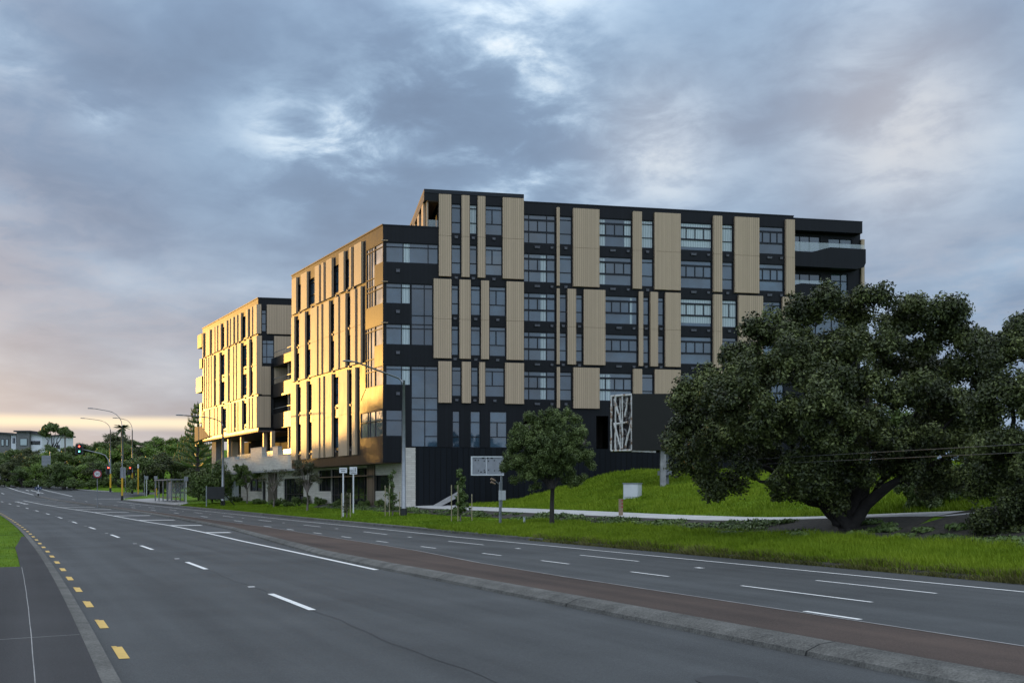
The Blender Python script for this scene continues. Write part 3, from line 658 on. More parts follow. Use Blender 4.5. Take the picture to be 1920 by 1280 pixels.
# --- block 3 (px 1488-1617) with the balconies
op3 = []
def gl3(px0, px1, z0, z1, mulls, trans=()):
    a, b = F3.s_(px0), F3.s_(px1); window(F3, a, b, z0, z1, main_b, trans, [F3.s_(x) for x in mulls], (), 'glass'); op3.append((a, b, z0, z1))
gl3(1488.5, 1538.5, 20.9, 23.0, (1500.5, 1518.5)); gl3(1553, 1598, 20.9, 22.9, (1575.5,))
gl3(1488.5, 1538.5, 17.9, 19.9, (1500.5, 1518.5)); gl3(1558, 1590, 17.9, 20.0, (1577,), (19.4,)); gl3(1500, 1590, 14.8, 17.0, (1530, 1560)); gl3(1500, 1590, 11.8, 14.0, (1530, 1560))
e3 = F3.s_(1613)
wall(F3, F3.s_(1484), e3, 5.0, 23.7, op3, 'charcoal', main_b)
put(MB().pbox(F3, F3.s_(1487, .9), F3.s_(1617, .9), .0, .9, F3.z_(1550, 434, .9), F3.z_(1550, 413, .9)), 'roof_fascia', 'charcoal', main_b)
def prism_xy(cs, z0, z1):
    mb = MB(); a = [(x, y, z0) for x, y in cs]; b = [(x, y, z1) for x, y in cs]; n = len(cs); mb.quad(a[::-1]); mb.quad(b)
    for i in range(n): j = (i + 1) % n; mb.quad([a[i], a[j], b[j], b[i]])
    return mb
def rail(px0, px1, z0, z1, dd): return MB().pbox(F3, F3.s_(px0, dd), F3.s_(px1, dd), dd, dd + .02, z0, z1)
zc = lambda y, d=1.25, px=1550: F3.z_(px, y, d)
bal = MB(); d1 = 1.3
bp_ = [(F3.s_(1488, d1), zc(501)), (F3.s_(1608, d1), zc(502)), (F3.s_(1620, d1), zc(498)), (F3.s_(1623.5, d1), zc(490)), (F3.s_(1623.5, d1), zc(464)), (F3.s_(1557, d1), zc(463.5)), (F3.s_(1522, d1), zc(474)), (F3.s_(1488, d1), zc(473.5))]
put(bal.poly(F3, bp_, .0, d1), 'balcony', 'charcoal', main_b)
bal = MB(); bp_ = [(F3.s_(1488, d1), zc(562)), (F3.s_(1548, d1), zc(562)), (F3.s_(1562, d1), zc(556)), (F3.s_(1562, d1), zc(537)), (F3.s_(1555, d1), zc(534)), (F3.s_(1503, d1), zc(533)), (F3.s_(1488, d1), zc(537))]
put(bal.poly(F3, bp_, .0, d1), 'balcony', 'charcoal', main_b)
m, nt, b = newmat('rail_glass'); b.inputs['Base Color'].default_value = (.62, .70, .74, 1); b.inputs['Roughness'].default_value = .05; b.inputs['Alpha'].default_value = .24
put(rail(1489, 1621, zc(473), zc(455.5), d1 - .1), 'balustrade', 'rail_glass', main_b); put(rail(1489, 1560, zc(537), zc(527), d1 - .1), 'balustrade', 'rail_glass', main_b)
put(MB().pbox(F3, e3, e3 + .28, -.6, .2, 16, 22.9), 'end_panel', 'panel', main_b)
# roof slabs, caps, cores
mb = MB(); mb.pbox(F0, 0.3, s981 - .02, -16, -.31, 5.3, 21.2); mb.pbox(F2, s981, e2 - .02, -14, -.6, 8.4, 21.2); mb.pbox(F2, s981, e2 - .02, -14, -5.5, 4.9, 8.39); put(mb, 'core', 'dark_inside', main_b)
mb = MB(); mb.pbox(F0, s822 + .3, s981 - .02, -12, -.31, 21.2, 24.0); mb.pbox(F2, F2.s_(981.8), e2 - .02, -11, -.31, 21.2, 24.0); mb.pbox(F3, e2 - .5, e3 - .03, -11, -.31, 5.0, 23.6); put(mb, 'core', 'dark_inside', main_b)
mb = MB(); mb.pbox(F0, F0.s_(795), s981 + .04, -12.3, .04, 24.0, 24.27); put(mb, 'roof', 'frame', main_b)
mb = MB(); mb.pbox(F2, s981, e2 + .02, -12.3, .05, 24.22, 24.30); mb.pbox(F3, F3.s_(1487, .9), F3.s_(1617, .9), -11, .93, F3.z_(1550, 413, .9) + .002, F3.z_(1550, 411.5, .9)); put(mb, 'roof', 'frame', main_b)
# penthouse corner terrace
mb = MB(); mb.pbox(F0, F0.s_(795), s822, -9, 0, 23.45, 23.99); put(mb, 'terrace_roof', 'charcoal', main_b)
mb = MB(); mb.pbox(F0, F0.s_(795) + .25, s822, -6, -.05, 23.40, 23.447); put(mb, 'terrace_ceiling', 'soffit', main_b)
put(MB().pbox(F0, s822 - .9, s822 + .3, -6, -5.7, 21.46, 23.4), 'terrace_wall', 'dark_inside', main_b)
put(MB().pbox(F0, F0.s_(800), F0.s_(803.5), -.35, -.2, 21.46, 23.4), 'column', 'panel', main_b)
for q in (1.0, 4.0, 7.0): put(MB().pbox(F0, F0.s_(795) + .02, F0.s_(795) + .2, -q - 1.0, -q + .2, 21.46, 23.45), 'louvre_panel', 'panel', main_b)
put(MB().pbox(F0, F0.s_(800), s822, -.3, -.27, 21.46, 22.1), 'balustrade', 'rail_glass', main_b)
put(MB().pbox(F0, F0.s_(769), F0.s_(775), -3, -2.6, 21.48, 21.8), 'roof_vent', 'steel', main_b)
put(MB().pbox(F0, 0, s822 - .02, -14, .05, 21.45, 21.53), 'roof', 'frame', main_b)

# --- street side
def gaps(pl, px_list, d, rows, z0, z1, smax, parent, ops, glass='glass_street', seams=()):
    """row of projecting panels along a street wall, windows in the wider gaps"""
    pr = sorted([(pl.s_(b, d), pl.s_(a, d)) for a, b in px_list])
    for a, b in pr: panel(pl, a, b, z0, z1, parent, seams, d=d)
    for (a0, b0), (a1, b1) in zip(pr, pr[1:]):
        if a1 - b0 > .62:
            for r in rows:
                t = T[r]; bo = BOT[r] + (.3 if r == 6 else 0)
                w = window(pl, b0 + .05, a1 - .02, bo, t, parent, [t - .31, t - 1.38], (), (), 'glass', fw=.05, rec=.17); ops.append((b0 + .05, a1 - .02, bo, t))
                vent(pl, (b0 + a1)/2, bo - .36, parent)
opL = []
gaps(L0, [(546.8, 555), (564, 575), (590, 598), (602, 606.3), (611, 621.5), (635, 644), (654.5, 658), (663.5, 677)], .18, (2,), 17.87, 21.05, 0, main_b, opL)
gaps(L0, [(546, 551.5), (561, 571.5), (582, 594), (597.5, 602.3), (606.5, 616.5), (626.5, 634), (638, 647.3), (657, 665.5), (670.5, 676)], .18, (3, 4), 11.83, 17.66, 0, main_b, opL, seams=[14.72])
gaps(L0, [(545, 554.8), (564, 574.5), (584.5, 597.5), (601, 605.8), (610, 621.5), (634.5, 650.5), (659.5, 665.8)], .18, (5, 6), 4.85, 11.6, 0, main_b, opL, seams=[8.1])
opC = []
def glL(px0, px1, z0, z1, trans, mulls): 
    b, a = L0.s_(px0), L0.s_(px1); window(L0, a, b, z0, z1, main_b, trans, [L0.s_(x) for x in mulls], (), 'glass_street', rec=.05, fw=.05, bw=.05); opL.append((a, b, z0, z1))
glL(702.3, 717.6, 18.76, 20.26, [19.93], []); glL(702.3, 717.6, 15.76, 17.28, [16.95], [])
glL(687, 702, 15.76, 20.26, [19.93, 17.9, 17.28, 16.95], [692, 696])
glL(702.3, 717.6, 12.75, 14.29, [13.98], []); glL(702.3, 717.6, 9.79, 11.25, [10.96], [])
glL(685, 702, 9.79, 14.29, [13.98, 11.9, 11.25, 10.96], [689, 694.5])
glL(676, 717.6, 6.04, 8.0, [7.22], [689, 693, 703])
SL = L0.s_(547)
wall(L0, 0, SL, 4.15, 21.45, opL, 'charcoal', main_b, th=.28)
put(MB().pbox(L0, -.02, SL + .05, -9, .06, 21.455, 21.55), 'roof_cap', 'frame', main_b)
put(MB().poly(L0, [(L0.s_(685, .02), 9.75), (L0.s_(676, .02), 8.95), (L0.s_(676, .02), 9.75)], -.0, .03), 'spandrel', 'charcoal', main_b)
for z in (20.31, 17.31, 14.31): put(MB().pbox(F0, -.12, .35, .0, .14, z, z + .05), 'corner_ledge', 'panel', main_b)
put(MB().pbox(L0, .3, SL, -9.5, -.29, 4.5, 21.3), 'core', 'dark_inside', main_b)
put(MB().pbox(L0, .3, SL, -9.5, -.02, 4.10, 4.147), 'soffit', 'soffit', main_b)
# end wall of the street block (faces away) 
put(MB().pbox(L0, SL - .2, SL, -9.5, -.3, 4.2, 21.4), 'wall', 'charcoal', main_b)
# ground floor under the overhang
R0 = L0.off(-1.5); opR = []
def gr0(px0, px1, z0, z1, mulls=(), trans=(), glass='glass_dark'):
    b, a = R0.s_(px0), R0.s_(px1); window(R0, a, b, z0, z1, main_b, trans, [R0.s_(x) for x in mulls], (), glass, rec=.14); opR.append((a, b, z0, z1))
gr0(703, 730, 2.05, 3.28, (), ()); gr0(621, 700.5, .95, 3.9, (633, 645, 657, 669, 681, 690), (3.25, 1.75)); gr0(597, 620.5, 2.05, 3.9, (609,), (3.25,))
gr0(532, 569, .95, 3.3, (541, 550, 560), (1.8,)); gr0(468, 491, 2.1, 3.4, (480,)); gr0(491.5, 498, .95, 3.4)
eR = R0.s_(452)
wall(R0, R0.s_(757.5), eR, .5, 4.10, opR, 'stone', main_b, th=.3)
put(MB().pbox(R0, R0.s_(757), eR, -6, -.5, .5, 4.05), 'core', 'dark_inside', main_b)
put(MB().pbox(R0, R0.s_(700), R0.s_(597), .02, .5, 3.22, 3.30), 'canopy_beam', 'bronze', main_b)
put(MB().pbox(R0, R0.s_(704), R0.s_(690.5), -.1, .12, .9, 4.08), 'column', 'bronze', main_b)
put(MB().pbox(R0, R0.s_(520), R0.s_(508), .0, .3, .9, 4.08), 'column', 'bronze', main_b)
put(MB().pbox(F0, F0.s_(759), F0.s_(779), -1.2, .03, .7, 5.22), 'stone_pier', 'stone', main_b)
put(MB().pbox(F0, F0.s_(755), F0.s_(758.9), -1.2, -.32, .7, 5.26), 'wall', 'charcoal', main_b)
bw = MB(); bw.pbox(F0, F0.s_(779.2), F0.s_(1300), -.5, -.02, .5, 5.255); bw.pbox(F0, F0.s_(1300), F0.s_(1620), -.5, -.02, 2.0, 5.6); put(bw, 'base_wall', 'base_clad', main_b)
put(MB().pbox(F0, s981 + .02, F0.s_(1480), -2.2, -.52, 5.0, 5.18), 'terrace_slab', 'concrete', main_b)

# ------------------------------------------------------------------ left wing: a building of its own, on columns over a stone podium
left_b = empty('apartment_building', (-25.47, 107, 0), 'smaller gold-lit apartment wing standing on columns farther along the street', 'building')
L4 = Plane(-25.47, 107, LD, LN); F4 = Plane(-25.47, 107, FD, FN)
opB = []
gaps(L4, [(379.5, 380.5), (385.5, 393), (397.5, 402.3), (404, 407), (409.5, 413.5), (420.5, 425), (428.5, 431), (433.3, 437.3), (441, 444.3), (447.5, 451.3), (460.5, 464.5), (469, 472.3), (475, 481)], .18, (2,), 17.87, 20.8, 0, left_b, opB)
gaps(L4, [(381, 382.3), (384.3, 386.6), (388.2, 390.6), (392.5, 395.2), (397, 400.6), (405, 411.2), (421, 427), (431, 437), (439, 442.3), (444.5, 451.2), (462.5, 467), (474, 481)], .18, (3, 4), 11.83, 17.66, 0, left_b, opB, seams=[14.72])
gaps(L4, [(379.5, 381.5), (384, 392), (394.5, 401), (402.6, 407.2), (409, 414.2), (424, 427.5), (428.3, 433), (434.5, 438.3), (442.3, 445.3), (447, 453.2), (462, 466.3), (468.6, 472), (474.3, 481)], .18, (5,), 8.5, 11.6, 0, left_b, opB)
SB = L4.s_(380)
wall(L4, 0, SB, 8.2, 21.4, opB, 'charcoal', left_b, th=.25); opF = []
def glB(px0, px1, z0, z1, tr, mu):
    a, b = F4.s_(px0), F4.s_(px1); window(F4, a, b, z0, z1, left_b, tr, [F4.s_(x) for x in mu], (), 'glass'); opF.append((a, b, z0, z1))
glB(490, 499, 18.1, 20.3, [19.9, 18.9], []); glB(491.5, 513.5, 14.9, 17.3, [16.9, 15.6], [500])
wall(F4, 0, F4.s_(585), 11.6, 21.4, opF, 'charcoal', left_b, th=.25)
wall(F4, 0, F4.s_(513), 8.2, 11.6, [], 'charcoal', left_b, th=.25)
def skew(i, w, ln): 
    A = np.array([L4.x, L4.y]); f = np.array(FD); l = np.array(LD); return [tuple(A + f*i + l*i), tuple(A + f*w + l*i), tuple(A + f*w + l*ln), tuple(A + f*i + l*ln)]
put(prism_xy(skew(.3, F4.s_(585), SB - .1), 8.3, 21.3), 'core', 'dark_inside', left_b)
put(prism_xy(skew(-.06, F4.s_(585), SB + .1), 21.41, 21.52), 'roof', 'frame', left_b)
put(prism_xy(skew(.01, F4.s_(585), SB), 8.05, 8.195), 'soffit', 'soffit', left_b)
for (a, b, z0, z1, sm) in ((481, 490, 17.87, 20.8, ()), (500.5, 560, 17.87, 20.8, ()), (481, 491, 11.83, 17.66, ()), (514, 560, 12.0, 17.66, ()), (481, 507.5, 8.5, 11.6, ()), (491.2, 507.5, 11.75, 14.6, ())):
    panel(F4, F4.s_(a, .2) , F4.s_(b, .2), z0, z1, left_b, sm, d=.2)
for (z0, z1, w, pd) in ((19.3, 20.9, 2.2, 0), (16.8, 17.9, 1.2, 0), (14.0, 15.8, 2.9, 0), (10.3, 12.6, 1.2, 0)):
    put(MB().pbox(L4, SB + .02, SB + w, -3, .1, z0, z1), 'balcony', 'charcoal', left_b)
put(MB().poly(L4, [(L4.s_(a, .22), L4.z_(a, y, .22)) for a, y in ((392, 818.5), (365, 827.5), (365, 800), (377, 799))], -3, .22), 'balcony', 'bronze_matt', left_b)
# under the wing: columns and a dark inner wall
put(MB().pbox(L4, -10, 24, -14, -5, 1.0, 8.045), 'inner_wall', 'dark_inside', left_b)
put(MB().pbox(L4, 20, 24, -4, -3.2, .8, 8.05), 'column', 'concrete', left_b)
for px, w in ((452, .18), (494.5, .2), (509, .2), (428, .25)): 
    s = L4.s_(px, -.8); put(MB().pbox(L4, s - w, s + w, -1.1, -.75, 4.0, 8.05), 'column', 'panel', left_b)
s = L4.s_(401, -1.5); put(MB().pbox(L4, s - 1.0, s + 1.0, -2.2, -1.5, 1.0, 8.05), 'column', 'concrete', left_b)
s = L4.s_(440, -3); put(MB().pbox(L4, s - 1.4, s + 1.2, -3.4, -3, 5.5, 7.9), 'column', 'panel', left_b)
# link balconies between wing and main block
LK = L4.off(-1.25); sK0 = LK.s_(545.5); sK1 = LK.s_(507)
def zk(y, px=537): return LK.z_(px, y)
for (y0, y1) in ((662, 679), (713, 739), (771, 800)):
    put(MB().pbox(LK, sK0 - 2.5, sK1, -.25, 0, zk(y1), zk(y0)), 'balcony', 'charcoal', left_b)
    put(MB().pbox(LK, sK0 - 2.5, sK1, -3.2, -.26, zk(y1), zk(y1) + .25), 'balcony_floor', 'dark_inside', left_b)
    put(MB().pbox(LK, sK0 - 2.5, sK1 - .1, -.2, -.17, zk(y0) + .55, zk(y0) + .6), 'handrail', 'steel', left_b)
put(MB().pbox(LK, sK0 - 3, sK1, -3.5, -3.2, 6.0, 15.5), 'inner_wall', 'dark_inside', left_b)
for px in (541,): s = LK.s_(px, -.3); put(MB().pbox(LK, s - .12, s + .12, -.42, -.27, 6.2, zk(664)), 'column', 'panel', left_b)
# stone podium
def zp(px, y): return L4.z_(px, y)
pd = MB(); xs = [(552, 521, 852), (521, 511, 838), (511, 491, 857), (491, 470, 840), (470, 440, 861), (440, 418, 858)]
for a, b, y in xs:
    pd.pbox(L4, L4.s_(a) + .001, L4.s_(b), -.4, 0, 4.12, zp((a + b)/2, y))
put(pd, 'podium_wall', 'stone', left_b)
pd = MB()
for a, b, y in xs: pd.pbox(L4, L4.s_(a) + .001, L4.s_(b), -.42, .04, zp((a + b)/2, y) + .002, zp((a + b)/2, y) + .07)
put(pd, 'coping', 'path_concrete', left_b)
put(MB().pbox(L4, L4.s_(552), L4.s_(418), -1.4, -.0, 3.95, 4.115), 'podium_floor', 'concrete', left_b)
put(MB().pbox(L4, L4.s_(545), L4.s_(440), -.3, -.27, 5.2, 6.0), 'balustrade', 'rail_glass', left_b)

# ------------------------------------------------------------------ slatted screen + low walls at the far end of the street front
sp = empty('slatted_screen', tuple(R0.at(eR + .6, .2, .9)), 'pale grey screen of upright slats below the stone podium', 'screen')
mb = MB()
for i in range(16): mb.pbox(R0, eR + .5 + i*.7, eR + .62 + i*.7, .1, .25, .9, 3.4)
put(mb, 'slats', 'cabinet', sp); put(MB().pbox(R0, eR + .3, eR + 11.6, .0, .09, 3.3, 3.42).pbox(R0, eR + .3, eR + 11.6, .0, .09, .95, 1.05), 'rails', 'steel', sp)

# ------------------------------------------------------------------ street furniture
def road_left(loc):
    u, t = xy2ut(loc[0], loc[1]); k = .45 + .001*u; s = math.hypot(1, k); return Vector((-1/s, -k/s, 0)), Vector((-k/s, 1/s, 0))
def glyph(txt, size, depth=.004):
    cu = bpy.data.curves.new('glyph', 'FONT'); cu.body = txt; cu.size = size; cu.extrude = depth; cu.align_x = 'CENTER'; cu.align_y = 'CENTER'
    o = bpy.data.objects.new('glyph', cu); COL.objects.link(o); bpy.context.view_layer.update()
    me = bpy.data.meshes.new_from_object(o.evaluated_get(bpy.context.evaluated_depsgraph_get())); bpy.data.objects.remove(o); return me
def street_lamp(base, h, arm, rise, label, r0=.11, r1=.06, kink=False, sleeve=None, group='street lamps along the road', dirn=None):
    o = empty('street_lamp', base, label, 'street lamp', group)
    left, fw = road_left(base); left = dirn or left
    top = Vector((0, 0, h))
    MB().tube([(0, 0, -.3), (0, 0, h*.5), (0, 0, h)], [r0, (r0 + r1)/2, r1], 10).build('pole', 'steel', o, True)
    MB().tube([(0, 0, -.1), (0, 0, .5), (0, 0, .52)], [r0*1.45, r0*1.35, r0*1.1], 10).build('base_collar', 'black_metal', o)
    if kink: pts = [top - Vector((0, 0, .15)), top + left*arm*.1 + Vector((0, 0, rise*.12)), top + left*arm*.9 + Vector((0, 0, rise))]
    else: pts = [top - Vector((0, 0, .1))] + [top + left*arm*(1 - math.cos(a))*.55 + Vector((0, 0, rise*math.sin(a))) for a in (.3, .6, .9, 1.2, 1.45)] + [top + left*arm*.95 + Vector((0, 0, rise*1.12))]
    MB().tube(pts, [r1*.9] + [r1*.6]*(len(pts) - 1), 8).build('arm', 'steel', o, True)
    e = pts[-1]; hd = MB(); d = left
    hd.tube([e - d*.15, e + d*.05, e + d*.35 + Vector((0, 0, .03)), e + d*.75 + Vector((0, 0, .03)), e + d*.85], [.04, .09, .13, .12, .03], 8)
    hd.v = [(x, y, e.z + (z - e.z)*.5) for x, y, z in hd.v]; hd.build('lamp_head', 'steel', o, True)
    if sleeve: MB().tube([(0, 0, 0), (0, 0, sleeve)], r0*1.12, 10).build('lower_sleeve', 'pole_yellow', o)
    return o
def signal_head(mb_parent, at, face, lit=(0,), back=False, w=.34, h=1.05):
    """three-lens head with a backing board; face = unit vector the lenses look along"""
    face = Vector(face).normalized(); side = Vector((-face.y, face.x, 0)); at = Vector(at)
    def bx(mb, c, hx, hy, hz):
        p = [c + side*sx*hx + face*sy*hy + Vector((0, 0, sz*hz)) for sz in (-1, 1) for sy in (-1, 1) for sx in (-1, 1)]
        for q in ((0, 2, 3, 1), (4, 5, 7, 6), (0, 1, 5, 4), (1, 3, 7, 5), (3, 2, 6, 7), (2, 0, 4, 6)): mb.quad([p[i] for i in q])
    mb = MB(); bx(mb, at, w*.55, .12, h/2); bx(mb, at - face*.13, w*.95, .008, h/2 + .16)
    hd = mb.build('signal_head', 'black_metal', mb_parent)
    e = MB(); bx(e, at - face*.14, w*.95 + .03, .004, h/2 + .19); e.build('backing_board', 'sign_grey', hd)
    for k in range(3):
        c = at + face*.13 + Vector((0, 0, h*.32*(1 - k)))
        m_ = 'lamp_red' if (k == 0 and 0 in lit) else 'lamp_green' if (k == 2 and 2 in lit) else 'black_metal'
        l = MB(); l.disc(c, .11, face, .03, 14); l.build('lens', m_, hd)
        v = MB(); n = 8; r = .125
        for i in range(n):
            a0 = math.pi*i/n; a1 = math.pi*(i + 1)/n
            p = lambda a, q: c + side*math.cos(a)*r + Vector((0, 0, math.sin(a)*r)) + face*q
            v.quad([p(a0, 0), p(a1, 0), p(a1, .2), p(a0, .2)])
        v.build('visor', 'black_metal', hd)
    return hd
TOC = lambda b: Vector((-b[0], -b[1], 0)).normalized()
bl = G(757, 968)
k_ = (bl.y/F_PX)
street_lamp(bl, (968 - 713)*k_, 3.6, 1.0, 'tall tapered grey street lamp before the stone pier, arm reaching over the far lanes', .16, .085, True)
b = G(418, 948); kk = b.y/F_PX; street_lamp(b, (948 - 797)*kk, 3.9, .75, 'grey street lamp beside the dark leaning board in front of the podium', .16, .09)
b = G(207, 921); kA = b.y/F_PX
A_ = street_lamp(b, (921 - 806)*kA, 3.9, 1.5, 'street lamp pole that also carries the overhead traffic signal arm', .12, .07, sleeve=(921 - 888)*kA)
left, fw = road_left(b); left = Vector((-1, 0, 0))
pts = [Vector((-.02, -.1, (921 - 888)*kA)), Vector((-.05, -.1, (921 - 875)*kA))] + [Vector(((x - 207)*kA, -.15, (921 - y)*kA)) for x, y in ((204, 862), (198, 854), (188, 850), (172, 846.5), (157, 843))]
MB().tube(pts, [.11, .11, .10, .09, .08, .07, .06], 8).build('signal_arm', 'steel', A_, True)
signal_head(A_, (-57*kA, -.3, (921 - 842)*kA), TOC(b), (0, 2), w=.55, h=1.25)
signal_head(A_, (-.2, -.35, (921 - 881)*kA), TOC(b), (0,))
b = G(229, 938); kB = b.y/F_PX
B_ = street_lamp(b, (938 - 800)*kB, 3.6, 1.9, 'street lamp with yellow base and black signal backs at the pavement corner', .11, .07, sleeve=(938 - 897)*kB)
signal_head(B_, (0, .3, (938 - 888)*kB), -TOC(b), ())
b = G(248, 923); kC = b.y/F_PX
C_ = street_lamp(b, (923 - 806)*kC, 2.2, 1.6, 'street lamp with yellow base behind the palm, red signal on its side', .12, .07, sleeve=(923 - 886)*kC)
signal_head(C_, (-.25, -.3, (923 - 881)*kC), TOC(b), (0,))
b = G(259, 926); kD = b.y/F_PX
o = empty('signal_post', b, 'slender yellow post with a white cap beside the red signal', 'signal post'); MB().tube([(0, 0, 0), (0, 0, 3.9)], .09, 10).build('post', 'pole_yellow', o); MB().tube([(0, 0, 3.9), (0, 0, 4.5)], .11, 10).build('cap', 'sign_white', o)
def plate(mb, cx, cz, w, h, y=-.05, th=.03, r=0): mb.box(cx - w/2, cx + w/2, y - th, y, cz - h/2, cz + h/2); return mb
def sign_thing(px, py, name, label, cat, pole_h, group=None, r=.035, D=None, mat='steel', face=True):
    b = G(px, py) if D is None else GD(px, D)
    o = empty(name, b, label, cat, group, rz=math.atan2(-b.x, b.y)*0 + (math.atan2(b.y, b.x) - math.pi/2 if face else 0))
    MB().tube([(0, 0, -.2), (0, 0, pole_h)], r, 8).build('pole', mat, o); return o, b
# 50 sign standing on the median
b = GD(182.5, 104.0); kk = b.y/F_PX
u_, t_ = xy2ut(b.x, b.y)
o = empty('speed_limit_sign', (b.x, b.y, float(zr(u_)) + .1), 'round red and white 50 speed limit sign on a grey pole on the median', 'road sign', rz=math.atan2(b.y, b.x) - math.pi/2)
hz = EYE - (888 - HY)*kk - (float(zr(u_)) + .1)
MB().tube([(0, 0, -.2), (0, 0, hz + .3)], .04, 8).build('pole', 'sign_grey', o)
MB().box(-.40, .40, -.075, -.05, hz - .42, hz + .42).build('backing_plate', 'black_metal', o)
MB().disc((0, -.09, hz), .385, (0, 1, 0), .02, 28).build('red_ring', 'sign_red', o); MB().disc((0, -.103, hz), .27, (0, 1, 0), .02, 28).build('white_disc', 'sign_white', o)
me = glyph('50', .38); me.materials.append(MATS['black_metal']); t = bpy.data.objects.new('numerals', me); COL.objects.link(t); t.parent = o; t.location = (0, -.118, hz); t.rotation_euler = (R(90), 0, 0)
# keep-left markers at the median nose
p = ut2xy(148, 6.65)
o = empty('keep_left_sign', (float(p[0]), float(p[1]), float(zr(148)) + .12), 'low pair of blue disc signs with white arrows at the nose of the median', 'road sign', rz=.4)
MB().tube([(0, 0, 0), (0, 0, .35)], .09, 8).build('base', 'black_metal', o); MB().box(-.05, .05, -.02, .02, .3, 1.6).build('post', 'sign_white', o)
for sx in (-.24, .24):
    d_ = MB().disc((sx, -.05, 1.1), .25, (0, 1, 0), .03, 20).build('blue_disc', 'sign_blue', o)
    MB().quad([(sx - .14, -.07, 1.0), (sx - .02, -.07, 1.22), (sx + .05, -.07, 1.18), (sx - .06, -.07, .96)]); a = MB(); a.box(sx - .03, sx + .03, -.085, -.068, .98, 1.22); a.build('arrow', 'sign_white', d_)
# back of a big road sign at the left
b = GD(94, 205); kk = b.y/F_PX
o = empty('road_sign', b, 'grey back of a tall rectangular road sign at the far kerb', 'road sign', rz=.35)
MB().tube([(0, 0, -.3), (0, 0, 6.0)], .09, 8).build('post', 'steel', o); bb = MB(); bb.box(-1.5, .1, -.06, 0, 2.9, 5.2); bb.build('sign_board', 'sign_grey', o)
bb = MB(); [bb.box(-1.45, .05, -.12, -.062, z, z + .08) for z in (3.3, 4.1, 4.8)]; bb.build('stiffener', 'steel', o)
# bus shelter
b = G(330, 939); kk = b.y/F_PX; lf_, fw_ = road_left(b)
o = empty('bus_shelter', b, 'grey glass-walled bus shelter with a flat roof on the pavement', 'bus shelter', rz=math.atan2(fw_.y, fw_.x))
Lh, Wd, Hh = 4.6, 1.5, 2.45
MB().box(-Lh, Lh, -.2, Wd + .1, Hh, Hh + .12).build('roof', 'sign_grey', o)
for x in (-Lh + .1, -Lh*.5, 0, Lh*.5, Lh - .1):
    MB().box(x - .06, x + .06, -.05, .07, 0, Hh).build('post', 'steel', o)
    MB().box(x - .06, x + .06, Wd - .07, Wd + .05, 0, Hh).build('post', 'steel', o)
for x0, x1 in ((-Lh + .2, -Lh*.5 - .1), (-Lh*.5 + .1, -.1), (.1, Lh*.5 - .1), (Lh*.5 + .1, Lh - .2)): MB().box(x0, x1, -.01, .01, .35, 2.2).build('glass_panel', 'rail_glass', o)
MB().box(-Lh + .6, Lh - .6, .5, 1.0, .42, .5).build('bench', 'timber', o); MB().box(-Lh + .1, -Lh + 1.4, Wd - .03, Wd + .02, .3, 2.2).build('side_panel', 'sign_grey', o)
def post_sign(px, py, top, w, h, label, col='sign_white', D=None, name='road_sign', extra=None):
    b = G(px, py) if D is None else GD(px, D); kk = b.y/F_PX; z = EYE - (top - HY)*kk - b.z
    o = empty(name, b, label, 'road sign' if name == 'road_sign' else 'post', rz=math.atan2(b.y, b.x) - math.pi/2)
    MB().tube([(0, 0, -.2), (0, 0, z - .02)], max(.03, w*.1 if w else .06), 8).build('pole', 'sign_white' if w else 'sign_grey', o)
    if w: MB().box(-w/2, w/2, -.075, -.045, z - h, z).build('sign_board', col, o)
    return o, b, z
post_sign(271, 930, 890, 0, 0, 'grey steel post nearest the yellow post by the pavement corner', name='steel_post')
post_sign(275, 930, 892, .42, .5, 'small grey parking sign on a pole left of the bus shelter', 'sign_grey')
post_sign(292, 936, 892, .42, .42, 'small square sign on a pole at the left end of the bus shelter', 'sign_grey')
post_sign(349, 944, 893, .42, .5, 'bus stop sign on a pole in front of the shelter', 'sign_grey')
post_sign(235, 920, 888, 0, 0, 'plain grey post standing behind the yellow based lamp', name='steel_post')
post_sign(321, 940, 912, 0, 0, 'short pale bollard-like post in front of the shelter', name='steel_post')
o, b, z = post_sign(292, 938, 915, .28, .9, 'small yellow box sign at the shelter end', 'pole_yellow')
# the two white signs before the entrance
o, b, z = post_sign(643.5, 969, 876.5, .50, .34, 'small white two-line sign on a white pole left of the footway sign')
q = MB(); [q.box(-.20, .20, -.08, -.078, z - .12, z - .085) for _ in (0,)]; q.box(-.14, .14, -.08, -.078, z - .24, z - .20); q.build('lettering', 'black_metal', o)
o, b, z = post_sign(662.5, 962, 875, .52, .52, 'white square sign with bicycle and walker symbols on a white pole')
q = MB(); s_ = -.08
q.disc((.13, s_, z - .10), .035, (0, 1, 0), .004, 10); q.box(.10, .16, s_ - .002, s_, z - .26, z - .14); q.box(.09, .12, s_ - .002, s_, z - .36, z - .255); q.box(.14, .17, s_ - .002, s_, z - .36, z - .255)
for cx in (-.19, -.05): q.tube([(cx + .06*math.cos(a), s_, z - .30 + .06*math.sin(a)) for a in [i*math.pi/6 for i in range(13)]], .010, 4)
q.tube([(-.19, s_, z - .30), (-.15, s_, z - .20), (-.07, s_, z - .20), (-.05, s_, z - .30)], .01, 4); q.box(-.01, .005, s_ - .002, s_, z - .38, z - .06); q.box(-.2, .2, s_ - .002, s_, z - .46, z - .42)
q.build('symbols', 'black_metal', o)
